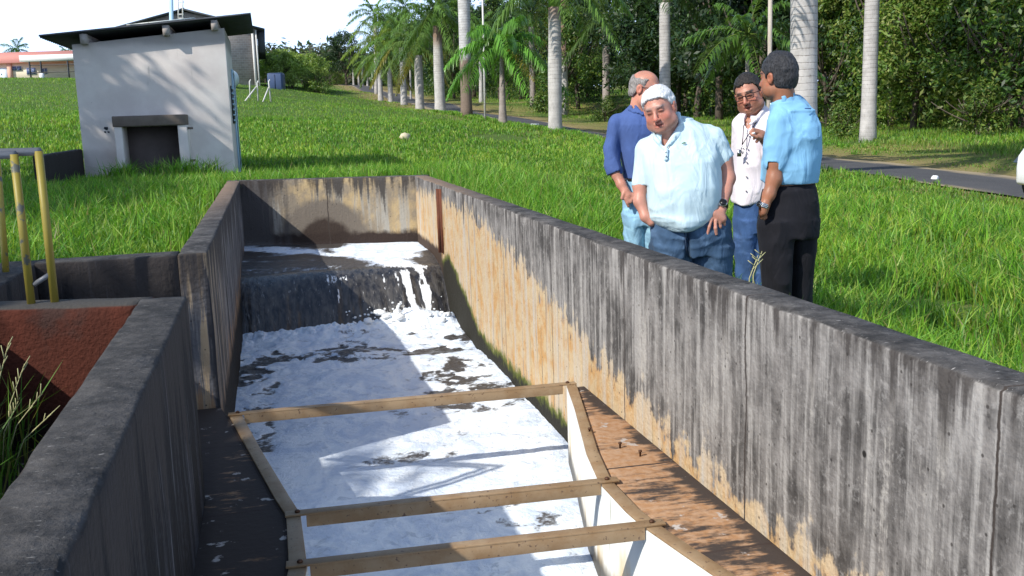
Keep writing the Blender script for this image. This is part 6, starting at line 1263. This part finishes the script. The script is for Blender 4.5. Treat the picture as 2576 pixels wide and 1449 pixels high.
# ------------------------------------------------------------------ grass
def grass_zone(X, Y):
    """blade height and how much of it there is at each place"""
    P = np.stack([X, Y, X * 0], -1); n1 = fbm(P, .5, 3, 71); n2 = fbm(P, 1.7, 2, 72)
    h = .15 + .05 * n1; d = np.ones_like(X)
    left = (X < -.5) & (Y < 19); h = np.where(left, .26 + .08 * n1, h); h = np.where((X < -.4) & (Y > 16) & (Y < 19), .17 + .07 * n2, h)
    strip = (X > 1.8) & (X < 3.6) & (Y < 14); h = np.where(strip, .34 + .12 * n1, h); back = (X > -2) & (X < 4) & (Y > 12.3) & (Y < 17); h = np.where(back, .30 + .1 * n1, h)
    h = np.where((X > 3.6) & (Y < 11), .22 + .12 * n1, h)
    dx = np.abs(X - road_x(Y)); h = np.where((X > 14.5), .07 + .035 * n1, h); h = np.where((X > 14.5) & (X > 19 + 1.5 * n1), .22, h)
    rd = dx - ROAD_W / 2; h = np.where((rd < .9) & (X > 13), h * .7, h); d = np.where((rd < 1.3) & (X > 13), .35 * np.clip(rd + .1, 0, 1), d); d = np.where((rd < .25) & (X < 13), .25, d)
    d = np.where(rd < .05, 0, d); d = np.where((X > 14.5) & (X < 20), d * np.clip((X - 14.8) / 4 + .9 * n1, .06, 1), d); h = np.where((X > 9.5) & (X < 11.8) & (Y < 16), .12, h)
    for bx_, by, br in ((4.7, 6.0, .42), (4.1, 5.2, .25), (3.3, 6.4, .25), (7.2, 31, 1.), (6.3, 8.4, .35), (5.6, 5.2, .25)): d = np.where((X - bx_) ** 2 + ((Y - by) * .8) ** 2 < br * br, .08, d)
    bad = ((X > -7) & (X < 1.93) & (Y < 6.0)) | ((X > -.60) & (X < 1.93) & (Y < 12.95)) | ((X > -3.25) & (X < -.5) & (Y > 18.95) & (Y < 22.4)); d = np.where(bad, 0, d)
    d = d * np.clip(1.05 + .5 * n2, .3, 1.3); return np.maximum(h, .03), d, n1, n2
def blades(X, Y, Z, h, w, rg, cols, bend=.55, simple_=False, yellow=None):
    n = len(X); h = np.asarray(h); az = rg.random(n) * 2 * math.pi; fa = rg.random(n) * math.pi; ln = rg.uniform(.15, 1., n) * bend; b0 = np.stack([X, Y, Z - .02], -1)
    ld = np.stack([np.cos(az), np.sin(az), az * 0], -1); sd = np.stack([np.cos(fa), np.sin(fa), fa * 0], -1) * (w / 2)[:, None]; up = np.array([0, 0, 1.])
    t = b0 + up * (h * (1 - .35 * ln))[:, None] + ld * (h * ln * .9)[:, None]
    # blades that would lean through a wall stand upright instead
    thru = (t[:, 2] < .83) & (((t[:, 0] < 1.90) & (X > 1.88) & (Y < 12.6)) | ((t[:, 0] > -.55) & (X < -.53) & (Y < 13.2)) | ((t[:, 1] < 13.2) & (Y > 12.3) & (t[:, 0] > -.6) & (t[:, 0] < 1.95)))
    t[thru] = b0[thru] + up * h[thru, None]; ln = np.where(thru, 0., ln); ld = ld * (~thru)[:, None]
    c = cols[rg.integers(0, len(cols), n)] * rg.uniform(.65, 1.35, n)[:, None]
    if yellow is not None: m = rg.random(n) < yellow; c[m] = np.array([.26, .25, .08]) * rg.uniform(.6, 1.1, m.sum())[:, None]
    if simple_: V = np.stack([b0 - sd, b0 + sd, t], 1).reshape(-1, 3); F = np.arange(3 * n).reshape(n, 3); return V, [F], np.repeat(c, 3, 0)
    m_ = b0 + up * (h * .58)[:, None] + ld * (h * ln * .28)[:, None]; V = np.stack([b0 - sd * .8, b0 + sd * .8, m_ + sd, m_ - sd, t], 1).reshape(-1, 3); i = np.arange(n)[:, None] * 5
    C = np.stack([c * .8, c * .8, c, c, c * 1.15], 1).reshape(-1, 3); return V, [i + [0, 1, 2, 3], i + [3, 2, 4]], C
GC = np.array([(.14, .29, .02), (.19, .33, .028), (.10, .24, .02), (.26, .36, .05), (.075, .20, .025)]); GD = np.array([(.19, .24, .045), (.13, .22, .035), (.26, .25, .08), (.10, .20, .03)])
def meadow():
    rg = np.random.default_rng(5)
    for name, r0, r1, K, smp, lab in (('grass', 2.2, 14, 2.0e5, False, 'tall blades'), ('grass', 14, 38, 1.5e5, False, ''), ('grass', 38, 135, 1.35e5, True, '')):
        dmax = min(2600, K / r0 ** 2) if r0 > 5 else None
        N = int(1.25 * K * math.log(r1 / r0) * (1. if r0 > 5 else .85)); r = r0 * (r1 / r0) ** rg.random(N); a = rg.uniform(rad(-22), rad(49), N)
        X = r * np.sin(a); Y = r * np.cos(a); h, d, n1, n2 = grass_zone(X, Y); keep = rg.random(N) < d / 1.3
        if r0 < 5: keep &= rg.random(N) < np.clip(r * r * 3200 / K, 0, 1)
        X, Y, r, h, n1, n2 = (q[keep] for q in (X, Y, r, h, n1, n2)); Z = height(X, Y); hh = h * rg.uniform(.55, 1.25, len(X)); w = .0055 + r * .00055 * (1 + (hh < .12) * .3)
        V, F, C = blades(X, Y, Z, hh, w, rg, GC, .75, smp, .04); k = 3 if smp else 5
        dry = np.repeat(((X > 14.3) & (X < 20)) * np.clip(.55 + .6 * n1, 0, 1) + ((X < 14.3) & (X > 10.3)) * .2, k); cd = GD[rg.integers(0, 4, len(X))].repeat(k, 0) * rg.uniform(.7, 1.3, len(X)).repeat(k)[:, None]; C = C * (1 - dry[:, None]) + cd * dry[:, None]
        tint = np.repeat(np.clip(1 + .28 * n1 + .2 * n2, .6, 1.5), k)[:, None]; C = C * np.where(np.arange(3) == 0, tint ** 1.6, tint)
        me = np_mesh(name, V, F, M_GRASS, False, attr=C); tag(link(name, me), 'long green meadow grass', 'grass', kind='stuff')
    # coarse tufts: long arching blades in clumps along the wall, by the men and before the hut
    pts = []
    for _ in range(900):
        x, y = rg.uniform(1.95, 3.4), rg.uniform(1.6, 13); pts.append((x, y, .42))
    for _ in range(330): pts.append((rg.uniform(3.4, 8), rg.uniform(3.5, 11), .36))
    for _ in range(800): pts.append((rg.uniform(-4.6, -.62), rg.uniform(6.05, 16.5), .33))
    for _ in range(260): pts.append((rg.uniform(-3.1, -.6), rg.uniform(16.9, 18.2), .26))
    for _ in range(45): pts.append((rg.uniform(-2.6, -.9), rg.uniform(17.3, 18.4), .5))
    for _ in range(260): pts.append((rg.uniform(-.5, 3.2), rg.uniform(12.95, 15), .42))
    for _ in range(420): x = rg.uniform(9.6, 11.2); pts.append((x, rg.uniform(15, 60), .22))
    for _ in range(900): a_ = rg.uniform(rad(-12), rad(34)); r_ = rg.uniform(15, 45); pts.append((r_ * math.sin(a_), r_ * math.cos(a_), .2))
    P = np.array(pts); _, d, _, _ = grass_zone(P[:, 0], P[:, 1]); P = P[d > .3]; k = 26; Q = np.repeat(P, k, 0); Q[:, :2] += rg.normal(size=(len(Q), 2)) * .055; dd = grass_zone(Q[:, 0], Q[:, 1])[1]; Q = Q[dd > .0]
    r = np.hypot(Q[:, 0], Q[:, 1]); V, F, C = blades(Q[:, 0], Q[:, 1], height(Q[:, 0], Q[:, 1]), Q[:, 2] * rg.uniform(.5, 1.25, len(Q)), .007 + r * .00045, rg, np.array([(.13, .31, .02), (.17, .36, .03), (.08, .23, .02), (.25, .36, .06)]), .95, False, .05)
    tag(link('grass_tufts', np_mesh('grass_tufts', V, F, M_GRASS, False, attr=C)), 'coarse arching tufts of grass', 'grass', kind='stuff')
    # weeds in the side pit with pale seed heads
    n = 900; X = np.concatenate([rg.normal(-1.22, .10, n // 2), rg.uniform(-1.45, -.62, n // 2)]); Y = np.concatenate([rg.normal(3.75, .22, n // 2), rg.uniform(2.6, 4.15, n // 2)]); ok = (X < -.60) & (X > -1.5) & (Y < 4.2); X, Y = X[ok], Y[ok]; hh = np.where(X < -.95, .42, .22) * rg.uniform(.5, 1.2, len(X))
    V, F, C = blades(X, Y, X * 0 + .2, hh, X * 0 + .007, rg, np.array([(.12, .25, .03), (.08, .20, .02), (.22, .28, .05)]), .7, False, .15); tag(link('pit_weeds', np_mesh('pit_weeds', V, F, M_GRASS, False, attr=C)), 'bright weeds growing in the side pit', 'weeds', kind='stuff')
    mb = MB(); r2 = random.Random(8); MS = simple('pale seed stalks', (.42, .40, .20), .7, .2, 20)
    for (px, py, tx, ty) in ((20, 1150, 62, 915), (10, 1180, 108, 985), (5, 1200, 50, 1000), (30, 1190, 125, 1045), (0, 1100, 22, 862)):
        a = on_y(px, py, 3.75); b = on_y(tx, ty, 3.75); md = (a + b) / 2 + [-.02, 0, .02]; mb.tube([a, md, b], [.0022, .0018, .0012], 5); dirv = (b - md) / np.linalg.norm(b - md)
        for q in range(5): s0 = md + (b - md) * (.35 + .14 * q); sd = np.array([r2.choice((-1, 1)) * .6, r2.uniform(-.5, .5), .5]); mb.tube([s0, s0 + (dirv * .7 + sd * .55) * r2.uniform(.03, .055)], [.0028, .0014], 5)
    for (px, py, D) in ((1885, 700, 4.3), (1895, 690, 4.4)):
        a = on_d(px, py, D); b = on_d(px + 22, py - 58, D); mb.tube([a - [0, 0, .3], a, b], [.003, .0025, .0015], 5)
        for q in range(4): s0 = a + (b - a) * (.4 + .15 * q); mb.tube([s0, s0 + [(-1) ** q * .03, 0, .025]], [.003, .0015], 5)
    tag(mb.build('seed_stalks', MS), 'thin pale stalks with seed heads', 'weeds', kind='stuff')
meadow()
